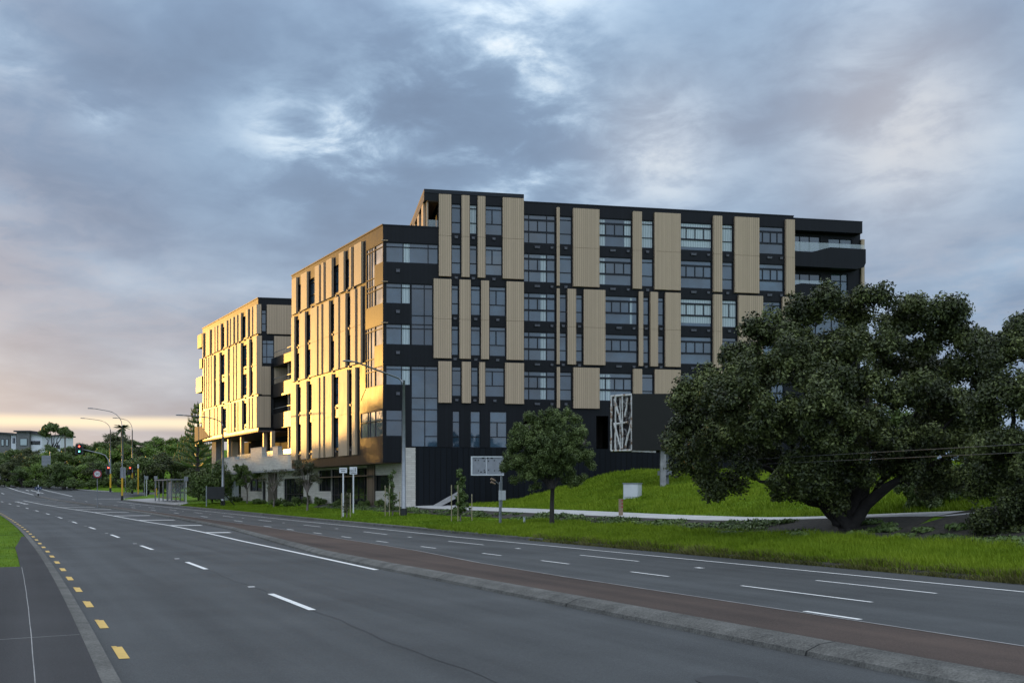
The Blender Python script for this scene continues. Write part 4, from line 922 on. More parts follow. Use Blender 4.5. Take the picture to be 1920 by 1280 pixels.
# leaning dark board on a frame
b = G(390, 950); kk = b.y/F_PX
o = empty('hoarding', b, 'small black board on raking props standing on the lawn', 'board', rz=.25)
MB().box(-.1, 1.45, -.03, .03, .75, 1.95).build('board', 'black_metal', o); MB().box(-.2, -.1, -.05, .05, 0, 2.0).build('leg', 'steel', o); MB().box(1.45, 1.53, -.05, .05, 0, 2.0).build('leg', 'black_metal', o)
MB().tube([(.9, 0, 1.1), (1.5, .7, 0)], .05, 6).build('prop', 'black_metal', o); MB().tube([(1.5, 0, 1.3), (2.6, .7, 0)], .05, 6).build('prop', 'black_metal', o)
# timber barrier rail at the far corner
b = G(248, 921); b2 = GD(291, b.y - 8)
o = empty('timber_railing', b, 'low brown timber post and rail barrier behind the yellow post', 'railing'); v = Vector(b2) - Vector(b); n = 5
for i in range(n): MB().tube([v*i/(n - 1), v*i/(n - 1) + Vector((0, 0, 1.25))], .09, 6).build('post', 'timber', o)
for z in (.55, 1.1): MB().tube([Vector((0, 0, z)), v + Vector((0, 0, z))], .08, 6).build('rail', 'timber', o)
# CCTV pole with cabinet in front of the lone tree
b = G(938, 986); kk = b.y/F_PX; z_ = lambda y: EYE - (y - HY)*kk - b.z
o = empty('camera_pole', b, 'grey service pole with a small box and twin camera heads left of the round tree', 'pole')
MB().tube([(0, 0, -.2), (0, 0, z_(903))], .075, 10).build('pole', 'steel', o); MB().tube([(.03, .02, z_(903)), (.05, .02, z_(890))], .035, 8).build('upper_pole', 'steel', o)
MB().box(.05, .27, -.1, .1, z_(937), z_(919)).build('control_box', 'cabinet', o)
MB().box(-.08, .04, -.1, -.06, z_(937), z_(919)).build('panel', 'cabinet', o)
MB().tube([(-.04, 0, z_(908)), (-.28, -.1, z_(900))], .02, 6).build('bracket', 'steel', o)
for dz in (0, 6): MB().tube([(-.24, -.1, z_(901 + dz)), (-.46, -.16, z_(897 + dz))], [.04, .06], 8).build('camera', 'pink_post', o)
# big sign seen from behind, panels with bolt holes, on the same spot farther back
D_ = 70; kk = D_/F_PX; b = GD(940, D_); zz = lambda y: EYE - (y - HY)*kk - b.z; xx = lambda x: (x - 940)*kk
o = empty('sign_board_back', b, 'pale grey back of a wide sign with bolt holes, left of the round tree', 'sign')
MB().tube([(0, .1, -.3), (0, .1, zz(858))], .07, 8).build('post', 'steel', o)
pn = MB().box(xx(886), xx(945), -.06, 0, zz(889), zz(857)).build('panel', 'sign_grey', o)
fr = MB(); fr.box(xx(883), xx(886), -.12, .02, zz(891), zz(855)); fr.box(xx(886), xx(945), -.12, .02, zz(857), zz(855)); fr.box(xx(886), xx(945), -.12, .02, zz(891), zz(889)); fr.box(xx(912) - .02, xx(912) + .02, -.075, -.062, zz(889), zz(857)); fr.build('frame', 'cabinet', o)
hl_ = MB(); [hl_.box(xx(x) - .03 - s*.02, xx(x) + .03 + s*.02, -.072, -.061, zz(y) - .04, zz(y) + .04) for x, y, s in ((891.5, 862.5, 1), (897, 862.5, 0), (908, 864, 0), (916, 864, 0), (927, 863, 0), (897, 882, 0), (902, 884.5, 1), (908, 881, 0), (916, 881, 0), (927, 882, 0), (909, 884.5, 1), (906, 858.5, 2), (914, 858.5, 2), (922, 858.5, 2))]; hl_.build('bolt_holes', 'black_metal', o)
# white cabinet, brick-coloured post, white marker
D_ = G(1186, 933).y; b = G(1186, 933); kk = b.y/F_PX
o = empty('service_cabinet', b, 'white metal service cabinet on the grassy bank below the billboard', 'cabinet', rz=-.42)
MB().box(-.46, .46, -.35, .35, -.1, 26*kk).build('body', 'cabinet', o); MB().box(-.50, .50, -.39, .39, 26*kk, 26*kk + .05).build('lid', 'sign_grey', o); MB().box(-.42, .42, -.362, -.352, .05, 26*kk - .06).build('door', 'sign_white', o)
b = G(1164, 967); kk = b.y/F_PX
o = empty('marker_post', b, 'stubby pinkish post with red marks beside the pale path', 'post'); MB().box(-.10, .10, -.10, .10, -.1, 32*kk).build('post', 'pink_post', o); q = MB(); [q.box(.02, .102, -.105, -.098, 32*kk - .1 - i*.16, 32*kk - .04 - i*.16) for i in range(3)]; q.build('red_marks', 'sign_red', o)
b = G(983, 984); o = empty('marker_peg', b, 'tiny white peg in the planting bed right of the camera pole', 'peg'); MB().tube([(0, 0, -.1), (0, 0, .38)], .05, 8).build('peg', 'cabinet', o); MB().tube([(0, 0, .38), (0, 0, .42)], .055, 8).build('cap', 'concrete', o)
# billboard
bD = 66.0; bp0 = GD(1244, bD); kk = bD/F_PX; zz = lambda y: EYE - (y - HY)*kk
o = empty('billboard', bp0, 'blank black billboard on twin pale posts, its rusty white end frame open', 'billboard')
loc = lambda x, y, z: (x - bp0.x, y - bp0.y, z - bp0.z)
X = lambda px, D=bD: (px - CX)/F_PX*D
zt, zb_ = zz(738), zz(843.5)
xa, xb = X(1185), X(1345); qa = (X(1146, bD + 1.0), bD + 1.0)
fb = MB(); fb.box(xa - bp0.x, xb - bp0.x, -.08, 0, zb_ - bp0.z, zt - bp0.z); fb.build('front_board', 'billboard_face', o)
fb = MB(); fb.box(qa[0] - bp0.x, xb - bp0.x, 1.25, 1.33, zb_ - bp0.z - .1, zt - bp0.z); fb.build('back_board', 'black_metal', o)
A0 = Vector((xa - .02 - bp0.x, .02, 0)); B0 = Vector((qa[0] - bp0.x, qa[1] - bD, 0))
fr = MB(); g_ = random.Random(5)
def bar(p, q, r=.07):
    r *= .8
    p, q = Vector(p), Vector(q); n = 7; pts = [p.lerp(q, i/n) + Vector((g_.uniform(-.02, .02), g_.uniform(-.02, .02), 0))*(0 < i < n) for i in range(n + 1)]; fr.tube(pts, [r*g_.uniform(.75, 1.2) for _ in pts], 5)
at = lambda a, z: A0.lerp(B0, a) + Vector((0, 0, z - bp0.z)); H_ = zt - zb_
for a in (0, .78, 1.0): bar(at(a, zb_), at(a, zt), .085)
for z in (zb_, zt - .05): bar(at(0, z), at(1, z), .09)
bar(at(.18, zb_ + H_*.5), at(.72, zb_ + H_*.48), .08); bar(at(.85, zb_ + H_*.93), at(.5, zb_ + H_*.5), .08); bar(at(.2, zb_ + H_*.93), at(.32, zb_ + H_*.6), .07)
bar(at(.52, zb_ + .1), at(.85, zb_ + H_*.5), .09); bar(at(.3, zb_ + .2), at(.02, zb_ + H_*.5), .08); bar(at(.45, zb_ + .1), at(.45, zt - .1), .06); bar(at(.55, zb_ + .1), at(.55, zt - .2), .045)
fr.tube([(A0.x, .05, zb_ - bp0.z - .05), (A0.x + 1.5, .05, zb_ - bp0.z - .1)], .06, 5)
fr.build('end_frame', 'rusty_white', o)
sk = MB(); A1 = A0 + Vector((.12, .1, 0)); B1 = B0 + Vector((.12, .1, 0)); sk.quad([(A1.x, A1.y, zb_ - bp0.z), (B1.x, B1.y, zb_ - bp0.z), (B1.x, B1.y, zt - bp0.z), (A1.x, A1.y, zt - bp0.z)]); sk.quad([(A1.x + .02, A1.y + .03, zb_ - bp0.z), (A1.x + .02, A1.y + .03, zt - bp0.z), (B1.x + .02, B1.y + .03, zt - bp0.z), (B1.x + .02, B1.y + .03, zb_ - bp0.z)]); sk.build('torn_lining', 'torn_lining', o)
for yy in (.35, .8):
    pass
MB().box(A0.x, xb - bp0.x, .1, 1.2, zt - bp0.z - .1, zt - bp0.z - .04).build('top_tray', 'black_metal', o); MB().box(A0.x + .3, xb - bp0.x, .1, 1.2, zb_ - bp0.z + .02, zb_ - bp0.z + .1).build('bottom_tray', 'black_metal', o)
for (x, y, r) in ((X(1244.5) - bp0.x, .35, .17), (X(1251.5) - bp0.x + .05, .95, .15)): MB().box(x - r, x + r, y - r, y + r, -.6, zb_ - bp0.z + .05).build('post', 'sign_grey' if y > .5 else 'concrete', o)
MB().box(X(1236) - bp0.x, X(1262) - bp0.x, .5, .8, zz(890) - bp0.z, zz(882) - bp0.z).build('cross_beam', 'sign_grey', o)
# pipe rail along the top of the bank
Dr = 77.0; b = Vector((X(1186, Dr), Dr, H(X(1186, Dr), Dr)))
o = empty('pipe_railing', b, 'thin grey pipe railing along the top of the grassy bank', 'railing'); zr_ = EYE - (889 - HY)*Dr/F_PX - b.z
q = MB(); q.tube([(0, 0, zr_), (X(1420, Dr) - b.x, 1.2, zr_)], .035, 6); q.build('rail', 'steel', o)
for i in range(4): MB().tube([(i*3.0, i*.4, -.6), (i*3.0, i*.4, zr_)], .035, 6).build('post', 'steel', o)

# two thin lines stand in for a translucent blurred band; pole added unseen
o = empty('utility_pole', (20.5, 19.0, .9), 'unseen timber pole added beyond the right edge to hold the two lines', 'pole'); MB().tube([(0, 0, -1), (0, 0, 4.5)], .12, 8).build('pole', 'bark_pale', o)
for ya, yb, nm in ((870, 846, 'lower of two thin grey lines standing for a blurred band across the big tree'), (860, 830, 'upper of two thin grey lines standing for a blurred band across the big tree')):
    a = P(1420, ya, 35.5); e = P(1960, yb, 25.0); tip = Vector((20.5, 19.0, e.z + .12)); q = MB(); n = 14
    q.tube([a.lerp(e, i/n) for i in range(n + 1)] + [tip], .008, 5); props(q.build('smear_line', 'smear'), nm, 'smear', 'blurred band across the big tree')
b = G(1362, 1277); o = MB().disc((b.x, b.y, .004), .30, (0, 0, 1), .006, 24).build('manhole_cover', 'black_metal'); props(o, 'dark round manhole cover in the near lane at the bottom edge', 'manhole cover')
b = G(1034, 987); o = MB().disc((b.x, b.y, b.z + .01), .55, (0, 0, 1), .05, 14).build('mulch_ring', 'mulch'); props(o, kind='structure')
# ------------------------------------------------------------------ trees and shrubs
def tree(name, base, mains, k, rs, n, leaf, mat, trunk, label, cat, seed, group=None, bark='bark', shell=.5, kids=()):
    """mains: clumps relative to base; trunk: list of (pts, radii)"""
    o = empty(name, base, label, cat, group)
    C, Rr = subclumps(mains, k, rs, seed)
    C = np.concatenate([C, np.array([m_[0] for m_ in mains], float)]); Rr = np.concatenate([Rr, np.array([.55*(np.mean(m_[1])) for m_ in mains])])
    V, uv_ = leafset(C, Rr, n, leaf, seed=seed + 1, shell=shell); npmesh('crown', V, 4, mat, uv_, o)
    mb = MB()
    for pts, rr in trunk: mb.tube(pts, rr, 8)
    if mb.v: mb.build('trunk', bark, o, True)
    return o
def fan(base_r, top_pts, z0=0, g=None, r1=.04):
    """limbs from the root to clump centres"""
    g = g or random.Random(1); out = []
    for p in top_pts:
        p = Vector(p); n = 7; pts = []; rr = []
        for i in range(n + 1):
            t = i/n; q = Vector((p.x*(t**1.15), p.y*(t**1.15), z0 + (p.z - z0)*(t**.85))); q += Vector((g.uniform(-1, 1), g.uniform(-1, 1), g.uniform(-1, 1)))*.035*p.length*(0 < i < n)
            pts.append(q); rr.append(base_r*(1 - t)**1.2 + r1)
        out.append((pts, rr))
    return out
# the big spreading tree (D about 36 m)
TD = 36.0; tb = GD(1592, TD); tb.z -= .05
def rel(px, py, dd, D=TD, b=tb): p = P(px, py, D + dd); return (p.x - b.x, p.y - b.y, p.z - b.z)
kk = TD/F_PX
spec = [(1303, 868, 0, 46), (1290, 800, .5, 44), (1318, 735, 0, 52), (1385, 670, .5, 48), (1432, 628, -.5, 52), (1505, 592, .5, 48), (1590, 590, 1, 48), (1690, 612, 1, 50), (1765, 622, .5, 44), (1812, 690, 0, 46), (1395, 738, -2, 70), (1480, 690, -1.5, 68), (1570, 670, -1, 70), (1665, 690, 2.0, 40),
        (1755, 750, -1, 66), (1825, 770, 0, 44), (1350, 815, -1.5, 60), (1440, 800, -2.2, 66), (1530, 770, -2.5, 66), (1625, 800, -2.0, 52), (1700, 830, -1.5, 62), (1780, 840, -1, 56), (1322, 900, 0, 24), (1395, 880, -1, 22), (1500, 868, -1.5, 40), (1455, 905, -1.5, 20), (1520, 915, -1.8, 34), (1560, 880, -1, 36), (1720, 880, -1, 46), (1775, 900, -1, 46),
        (1420, 720, 2.4, 60), (1520, 660, 2.6, 64), (1360, 840, 2, 40), (1480, 800, 2.6, 60), (1740, 700, 2.4, 56), (1600, 760, 3, 46), (1660, 650, -.5, 36), (1815, 630, .6, 30), (1640, 560, 0, 34), (1710, 575, .5, 30), (1545, 560, 0, 34), (1600, 850, -1.6, 34), (1660, 870, -1, 34), (1540, 830, -2.4, 44), (1580, 905, -1.4, 24), (1620, 720, -1.5, 46), (1700, 740, -1.8, 50), (1560, 730, -2.4, 50), (1410, 690, -1, 44), (1350, 760, -1, 50), (1600, 640, -.5, 46), (1475, 640, 0, 46), (1545, 880, -2, 30), (1785, 588, 0, 38), (1742, 590, 0, 36), (1722, 655, .8, 38), (1820, 650, -.5, 40), (1845, 720, 0, 34), (1850, 820, 0, 40), (1270, 830, 0, 22), (1275, 760, 0, 22), (1500, 930, -1.2, 20), (1545, 925, -1.6, 26), (1575, 940, -1.2, 18), (1515, 900, -2, 30), (1620, 890, -1.4, 26), (1740, 925, -.5, 26), (1455, 930, -1, 14), (1345, 925, -.3, 20), (1375, 905, 0, 22), (1650, 830, 1.5, 46), (1760, 800, 1, 56), (1430, 860, 1, 44)]
mains = [(rel(px, py, dd), np.array([r*kk, r*kk*1.1, r*kk*.85])) for px, py, dd, r in spec]
tips = [rel(1440, 860, -1), rel(1420, 780, -1), rel(1500, 700, 0), rel(1575, 690, .5), rel(1640, 660, .8), rel(1690, 690, .5), rel(1750, 720, 0), rel(1790, 780, -1), rel(1330, 820, 0), rel(1700, 800, -1), rel(1560, 800, -1.5), rel(1395, 880, -1), rel(1480, 905, -1.4)]
tree('spreading_tree', tb, mains, 30, .30, 260000, .060, 'leaf_dark', fan(.15, tips, 0, random.Random(4), .035) + [([Vector((0, 0, -.3)), Vector((0, 0, .7))], [.42, .26]), ([Vector((.05, -.1, .1)), Vector(rel(1625, 945, -.5)), Vector(rel(1660, 915, -.8)), Vector(rel(1700, 890, -1)), Vector(rel(1770, 862, -1))], [.24, .19, .17, .13, .08]), ([Vector((-.05, -.1, .1)), Vector(rel(1560, 950, -.6)), Vector(rel(1520, 925, -1)), Vector(rel(1480, 908, -1.2))], [.2, .15, .12, .06]), ([Vector((0, 0, .2)), Vector(rel(1610, 920, -.3)), Vector(rel(1640, 880, -.2)), Vector(rel(1668, 830, 0))], [.22, .17, .13, .09])], 'huge dark spreading tree with low forking trunk on the verge', 'tree', 21, shell=.45)
# right edge tree and undergrowth
D2 = 31.0; tb2 = GD(1905, D2); k2 = D2/F_PX
r2 = lambda px, py, dd: (lambda p: (p.x - tb2.x, p.y - tb2.y, p.z - tb2.z))(P(px, py, D2 + dd))
spec = [(1872, 672, 0, 34), (1925, 628, .3, 44), (1850, 780, .2, 34), (1848, 860, 0, 36), (1900, 660, 0, 48), (1960, 640, 0, 60), (1878, 740, -.5, 54), (1935, 760, -1, 66), (1870, 830, -.5, 48), (1930, 860, -1, 66), (1860, 910, 0, 48), (1920, 950, -.8, 60), (1990, 800, 0, 70), (1858, 980, -.3, 34), (1905, 1010, -.8, 36), (2000, 920, 0, 70), (2040, 720, 1, 70)]
tree('evergreen_tree', tb2, [(r2(a, b_, c), np.array([d*k2, d*k2, d*k2*.9])) for a, b_, c, d in spec], 26, .30, 95000, .050, 'leaf_dark', fan(.12, [r2(1900, 720, 0), r2(1950, 700, 0), r2(1870, 820, 0), r2(1930, 850, 0)], 0, random.Random(8)), 'dense dark bushy tree cut off by the right edge', 'tree', 31)
D3 = 40.0; tb3 = GD(1760, D3); r3 = lambda px, py, dd: (lambda p: (p.x - tb3.x, p.y - tb3.y, p.z - tb3.z))(P(px, py, D3 + dd)); k3 = D3/F_PX
tree('shrub', tb3, [(r3(a, b_, c), np.array([d*k3]*3)) for a, b_, c, d in ((1740, 915, 0, 30), (1780, 905, 0, 34), (1825, 900, 0, 42), (1790, 950, -.5, 30), (1830, 965, -1, 36), (1720, 938, 0, 16), (1860, 1000, -2.5, 30), (1750, 955, -1, 24), (1800, 1000, -3, 30), (1760, 985, -3, 18), (1700, 915, 0, 22), (1740, 945, -.5, 24), (1775, 975, -1.5, 26), (1710, 955, -.5, 14), (1800, 940, 0, 34), (1850, 950, -1, 34), (1830, 900, 0, 40), (1890, 1030, -5, 30), (1840, 1020, -5, 20))], 40, .22, 60000, .055, 'leaf_mid', fan(.05, [r3(1780, 900, 0), r3(1820, 890, 0)], 0, random.Random(3)), 'tangled dark undergrowth shrub between the two big trees', 'shrub', 41)
D4 = 60; tb4 = GD(1642, D4); r4 = lambda px, py, dd: (lambda p: (p.x - tb4.x, p.y - tb4.y, p.z - tb4.z))(P(px, py, D4 + dd)); k4 = D4/F_PX
tree('evergreen_tree', tb4, [(r4(a, b_, c), np.array([d*k4]*3)) for a, b_, c, d in ((1640, 800, 0, 40), (1700, 790, 0, 46), (1760, 810, 1, 46), (1820, 830, 1, 46), (1680, 850, 0, 34), (1730, 865, 0, 30), (1880, 850, 2, 50), (1600, 830, 0, 34))], 14, .45, 22000, .10, 'leaf_forest', [([Vector((0, 0, -.3)), Vector((.1, 0, 1)), Vector((0, 0, 3.6))], [.34, .26, .15])], 'tree with a brown trunk on the bank behind the huge tree', 'tree', 51, bark='timber')
# the lone round street tree
tb5 = G(1034, 987); k5 = tb5.y/F_PX; r5 = lambda px, py, dd: (lambda p: (p.x - tb5.x, p.y - tb5.y, p.z - tb5.z))(P(px, py, tb5.y + dd))
spec = [(958, 868, 0, 26), (943, 880, 0, 13), (980, 822, 0, 30), (1012, 792, .2, 24), (1030, 778, 0, 11), (1052, 790, 0, 24), (1080, 822, 0, 30), (1098, 858, 0, 20), (1108, 872, .2, 10), (1030, 845, -.6, 40), (992, 888, -.3, 28), (1050, 880, 0, 34), (1030, 850, .6, 38), (966, 838, .2, 18), (1078, 786, .2, 12), (995, 782, 0, 11), (1066, 774, 0, 7), (972, 800, .1, 10), (1005, 912, 0, 10), (1080, 905, .1, 13), (1064, 902, .2, 12), (1095, 896, 0, 9), (960, 902, 0, 9), (1010, 830, -.3, 30), (1050, 825, -.3, 34), (1030, 810, .2, 26), (1000, 855, .3, 30), (1060, 855, -.4, 34), (1020, 880, -.3, 26), (1080, 850, .2, 24), (975, 870, -.2, 26)]
tips = [r5(985, 830, 0), r5(1010, 810, 0), r5(1045, 810, 0), r5(1080, 840, 0), r5(1060, 880, 0), r5(990, 880, 0), r5(1032, 840, 0)]
fork = r5(1036, 915, 0); tr = [([Vector((0, 0, -.2)), Vector((.02, 0, .1)), Vector((fork[0]*.5, 0, fork[2]*.6)), Vector(fork)], [.17, .12, .10, .09])]
for p in tips: tr.append(([Vector(fork) - Vector((0, 0, .1)), Vector(fork).lerp(Vector(p), .5) + Vector((0, 0, .1)), Vector(p)], [.07, .045, .02]))
tree('street_tree', tb5, [(r5(a, b_, c), np.array([d*k5*1.0]*3)) for a, b_, c, d in spec], 60, .17, 95000, .042, 'leaf_street', tr, 'round-crowned green street tree on one straight trunk in the lawn', 'tree', 61)
# saplings with stakes
def sapling(px, py, top, w, n, label, seed, kind='cone', mat='leaf_mid', stakes=(), leaf=.05, group=None, D=None):
    b = G(px, py) if D is None else GD(px, D); k = b.y/F_PX; h = (py - top)*k; g = random.Random(seed); mains = []
    if kind == 'cone':
        for i in range(12): t = (i + .5)/12; mains.append(((g.uniform(-.12, .12)*w*k, g.uniform(-.1, .1), h*(.16 + .84*t)), np.array([w*k*.5*(1.05 - t)*.9 + .06]*2 + [h*.07])))
    else:
        for i in range(11): a = g.uniform(0, 6.28); rr = w*k*.5*g.uniform(.3, .75); mains.append(((rr*math.cos(a), rr*math.sin(a), h*g.uniform(.5, .92)), np.array([w*k*.17]*3)))
    o = tree('young_tree' if kind == 'cone' else 'street_tree', b, mains, 30, .13, n, leaf, mat, [([Vector((0, 0, -.2)), Vector((.03, 0, h*.5)), Vector((0, 0, h*.95))], [.05, .035, .012])] if kind == 'cone' else
             [([Vector((0, 0, -.2)), Vector((.05, 0, h*.2)), Vector((0, 0, h*.36))], [.09, .07, .06])] + [([Vector((0, 0, h*.34)), Vector((m_[0][0]*.5, m_[0][1]*.5, h*.34 + (m_[0][2] - h*.34)*.65)), Vector(m_[0])], [.05, .03, .012]) for m_ in mains], label, 'tree', seed, group, bark='bark_pale')
    for i, (dx, sh) in enumerate(stakes):
        MB().tube([(dx*k, -.25, -.2), (dx*k, -.25, sh)], .03, 6).build('stake', 'stake', o)
    return o
sapling(736, 968, 884, 34, 2600, 'narrow young tree with three stakes just left of the tall street lamp', 71, stakes=((-13, 2.0), (-5, 2.0), (14, 1.6)), leaf=.055)
sapling(863, 977, 880, 40, 4200, 'bushy young tree with three stakes right of the stone pier', 72, stakes=((-16, 2.0), (-4, 2.0), (22, 1.5)), leaf=.055)
sapling(576, 957, 858, 72, 5200, 'thin leafy street tree before the storefront left of the white signs', 73, 'r', 'leaf_sparse', leaf=.06)
sapling(513, 951, 874, 66, 1500, 'nearly bare street tree with upswept twigs below the podium', 74, 'r', 'leaf_sparse', leaf=.05)
sapling(463, 944, 868, 60, 6500, 'leafy street tree nearest the grey lamp below the podium', 75, 'r', 'leaf_forest', leaf=.085)
o = sapling(650, 970, 925, 16, 700, 'stumpy staked sapling at the foot of the two-line sign', 76, stakes=((-8, 1.6), (8, 1.6)), leaf=.05, mat='leaf_sparse')
# low shrubs before the ground floor
def shrub(px, py, w, h, n, label, seed, mat='leaf_forest', leaf=.07, D=None, name='shrub', group='low shrubs before the ground floor'):
    b = G(px, py) if D is None else GD(px, D); k = b.y/F_PX; g = random.Random(seed)
    mains = [((g.uniform(-.4, .4)*w*k, g.uniform(-.3, .3)*w*k, h*k*g.uniform(.3, .6)), np.array([w*k*.33, w*k*.33, h*k*.42])) for _ in range(4)]
    return tree(name, b, mains, 30, .14*max(1, h*k/1.2), n, leaf, mat, fan(.03, [m_[0] for m_ in mains], 0, g, .01), label, 'shrub', seed, group)
for i, (px, py, w, h, lab) in enumerate(((560, 948, 34, 20, 'dark shrub left of the thin leafy street tree'), (597, 948, 30, 18, 'dark shrub just right of the thin leafy street tree'), (520, 949, 30, 16, 'low shrub at the foot of the nearly bare tree'), (490, 945, 30, 12, 'low shrub between the leafy and the nearly bare tree'),
        (686, 950, 22, 14, 'round shrub right of the bicycle and walker sign'), (710, 950, 20, 14, 'round shrub beneath the small dark window'), (632, 950, 26, 12, 'flat shrub left of the two-line sign pole'), (545, 950, 24, 10, 'tiny shrub by the dark doorway'), (440, 941, 30, 10, 'flat shrub right of the grey lamp'), (776, 949, 18, 6, 'weedy tuft at the foot of the stone pier'))):
    shrub(px, py, w, h, 1800, lab, 80 + i)
shrub(398, 944, 64, 84, 9000, 'tall dark rounded bush between the shelter and the grey lamp', 95, leaf=.12, name='evergreen_tree', group=None)
shrub(372, 938, 40, 40, 4500, 'brownish bush behind the right end of the shelter', 96, 'leaf_sparse', .1, name='shrub', group=None)
shrub(432, 938, 50, 66, 7000, 'dark bush right behind the grey lamp pole', 97, leaf=.12, name='evergreen_tree', group=None)
ramp_ = MB(); q = [F0.at(F0.s_(805), .3, .85), F0.at(F0.s_(860), .6, 2.1), F0.at(F0.s_(868), 1.6, 1.9), F0.at(F0.s_(815), 2.2, .85)]; ramp_.quad(q); ramp_.quad([q[0], q[3], (q[3][0], q[3][1], .2), (q[0][0], q[0][1], .2)]); props(ramp_.build('concrete_apron', 'concrete'), kind='structure')

# forest belt: one tree of each kind, then copies of the thing and its parts
def proto(name, mat, seed, tall=1.0, n=7000, dense=1):
    g = random.Random(seed); mains = []
    for i in range(9):
        a = g.uniform(0, 6.28); r = g.uniform(.5, 2.6)*(1 if i else 0); mains.append(((r*math.cos(a), r*math.sin(a), g.uniform(3.0, 6.4)*tall), np.array([g.uniform(1.2, 1.9)]*2 + [g.uniform(1.0, 1.6)*tall])))
    for i in range(4): a = i*1.57 + g.random(); mains.append(((2.4*math.cos(a), 2.4*math.sin(a), 1.6*tall), np.array([1.6, 1.6, 1.4])))
    return tree(name, (0, 0, 0), mains, 6, .62, n, .17, mat, fan(.22, [m_[0] for m_ in mains[:7]], 0, g, .05), None, 'tree', seed, shell=.4)
protos = [proto('evergreen_tree', 'leaf_forest', 201), proto('evergreen_tree', 'leaf_mid', 202, 1.1), proto('broadleaf_tree', 'leaf_bright', 203, .95), proto('evergreen_tree', 'leaf_dark', 204, 1.15), proto('broadleaf_tree', 'leaf_bright', 205, 1.05)]
used = [False]*5
def place(kind, loc, height, width, label, group, rz=None):
    src = protos[kind]
    if not used[kind]: o = src; used[kind] = True
    else:
        o = src.copy(); COL.objects.link(o)
        for ch in list(src.children):
            c = ch.copy(); COL.objects.link(c); c.parent = o
    o.location = loc; o.rotation_euler = (0, 0, random.uniform(0, 6.28) if rz is None else rz)
    o.scale = (width/3.9, width/3.9, height/(7.7*[1, 1.1, .95, 1.15, 1.05][kind]))
    o['label'] = label; o['group'] = group; return o
LM = [(0, 'at the left edge'), (22, 'below the left house'), (48, 'below the white house'), (68, 'just left of the big road sign back'), (90, 'behind the big road sign back'), (112, 'right of the big road sign back'), (133, 'left of the overhead signal'), (152, 'behind the overhead signal'), (172, 'left of the 50 sign'), (190, 'behind the 50 sign'),
      (208, 'behind the signal arm pole'), (228, 'behind the palm lamp'), (248, 'behind the side signal'), (268, 'left of the shelter'), (290, 'over the left end of the shelter'), (315, 'over the middle of the shelter'), (340, 'over the right end of the shelter'), (362, 'by the wing corner'), (390, 'under the wing')]
kinds = ['dark green', 'mid green', 'light green', 'very dark', 'yellowish green']
rows_ = [('back row', 262, [(8, 838, 1, 44), (36, 838, 0, 42), (62, 837, 3, 44), (100, 828, 1, 50), (122, 832, 0, 44), (140, 828, 3, 44), (163, 830, 1, 44), (186, 824, 0, 44), (204, 814, 3, 46), (226, 808, 3, 56), (252, 820, 0, 46), (276, 822, 1, 46), (300, 816, 2, 50), (324, 812, 4, 50), (346, 814, 2, 44), (372, 806, 1, 44)]),
        ('middle row', 215, [(4, 852, 0, 50), (30, 848, 3, 50), (58, 846, 0, 50), (84, 842, 2, 52), (110, 840, 0, 54), (136, 846, 4, 50), (160, 848, 0, 50), (184, 840, 2, 52), (212, 830, 4, 58), (240, 828, 2, 60), (266, 834, 3, 56), (292, 830, 4, 60), (318, 828, 2, 60), (344, 832, 0, 56), (372, 836, 3, 54)]),
        ('front row', 186, [(16, 872, 3, 44), (42, 868, 1, 46), (66, 866, 2, 46), (92, 864, 0, 50), (120, 858, 1, 58), (148, 862, 4, 56), (174, 864, 3, 54), (198, 858, 1, 56), (224, 856, 0, 58), (250, 852, 3, 60), (276, 846, 0, 66), (304, 842, 3, 70), (332, 846, 0, 66), (360, 852, 3, 60), (385, 858, 0, 56)])]
for rn, D0, lst in rows_:
    for (px, top, kd, w) in lst:
        D = D0 + (random.random() - .5)*10 - (18 if px > 255 and rn == 'front row' else 0); b = GD(px, D); k = D/F_PX; h = EYE - (top - HY)*k - b.z
        if h < 2: continue
        lm = min(LM, key=lambda q: abs(q[0] - px))[1]
        place(kd, b - Vector((0, 0, .3)), h + .3, w*k*.62, '%s tree, %s of the belt, %s' % (kinds[kd], rn, lm), 'trees of the belt across the road')
# low bushes along the far kerb
for (px, py, w, h, lab) in ((8, 884, 22, 16, 'low bush at the far kerb by the left edge'), (32, 893, 24, 14, 'low bush at the far kerb right of the left edge'), (58, 899, 22, 14, 'low bush at the far kerb left of the big sign back'), (120, 905, 26, 34, 'grey green round bush at the far kerb right of the big sign back'), (140, 912, 24, 16, 'low bush at the far kerb under the overhead signal'), (168, 917, 26, 16, 'low bush at the far kerb left of the 50 sign'), (195, 920, 26, 14, 'low bush at the far kerb behind the 50 sign')):
    shrub(px, py + 2, w, h, 2200, lab, 300 + px, 'leaf_forest', .14, D=188 if px < 100 else 182, group='low bushes along the far kerb')
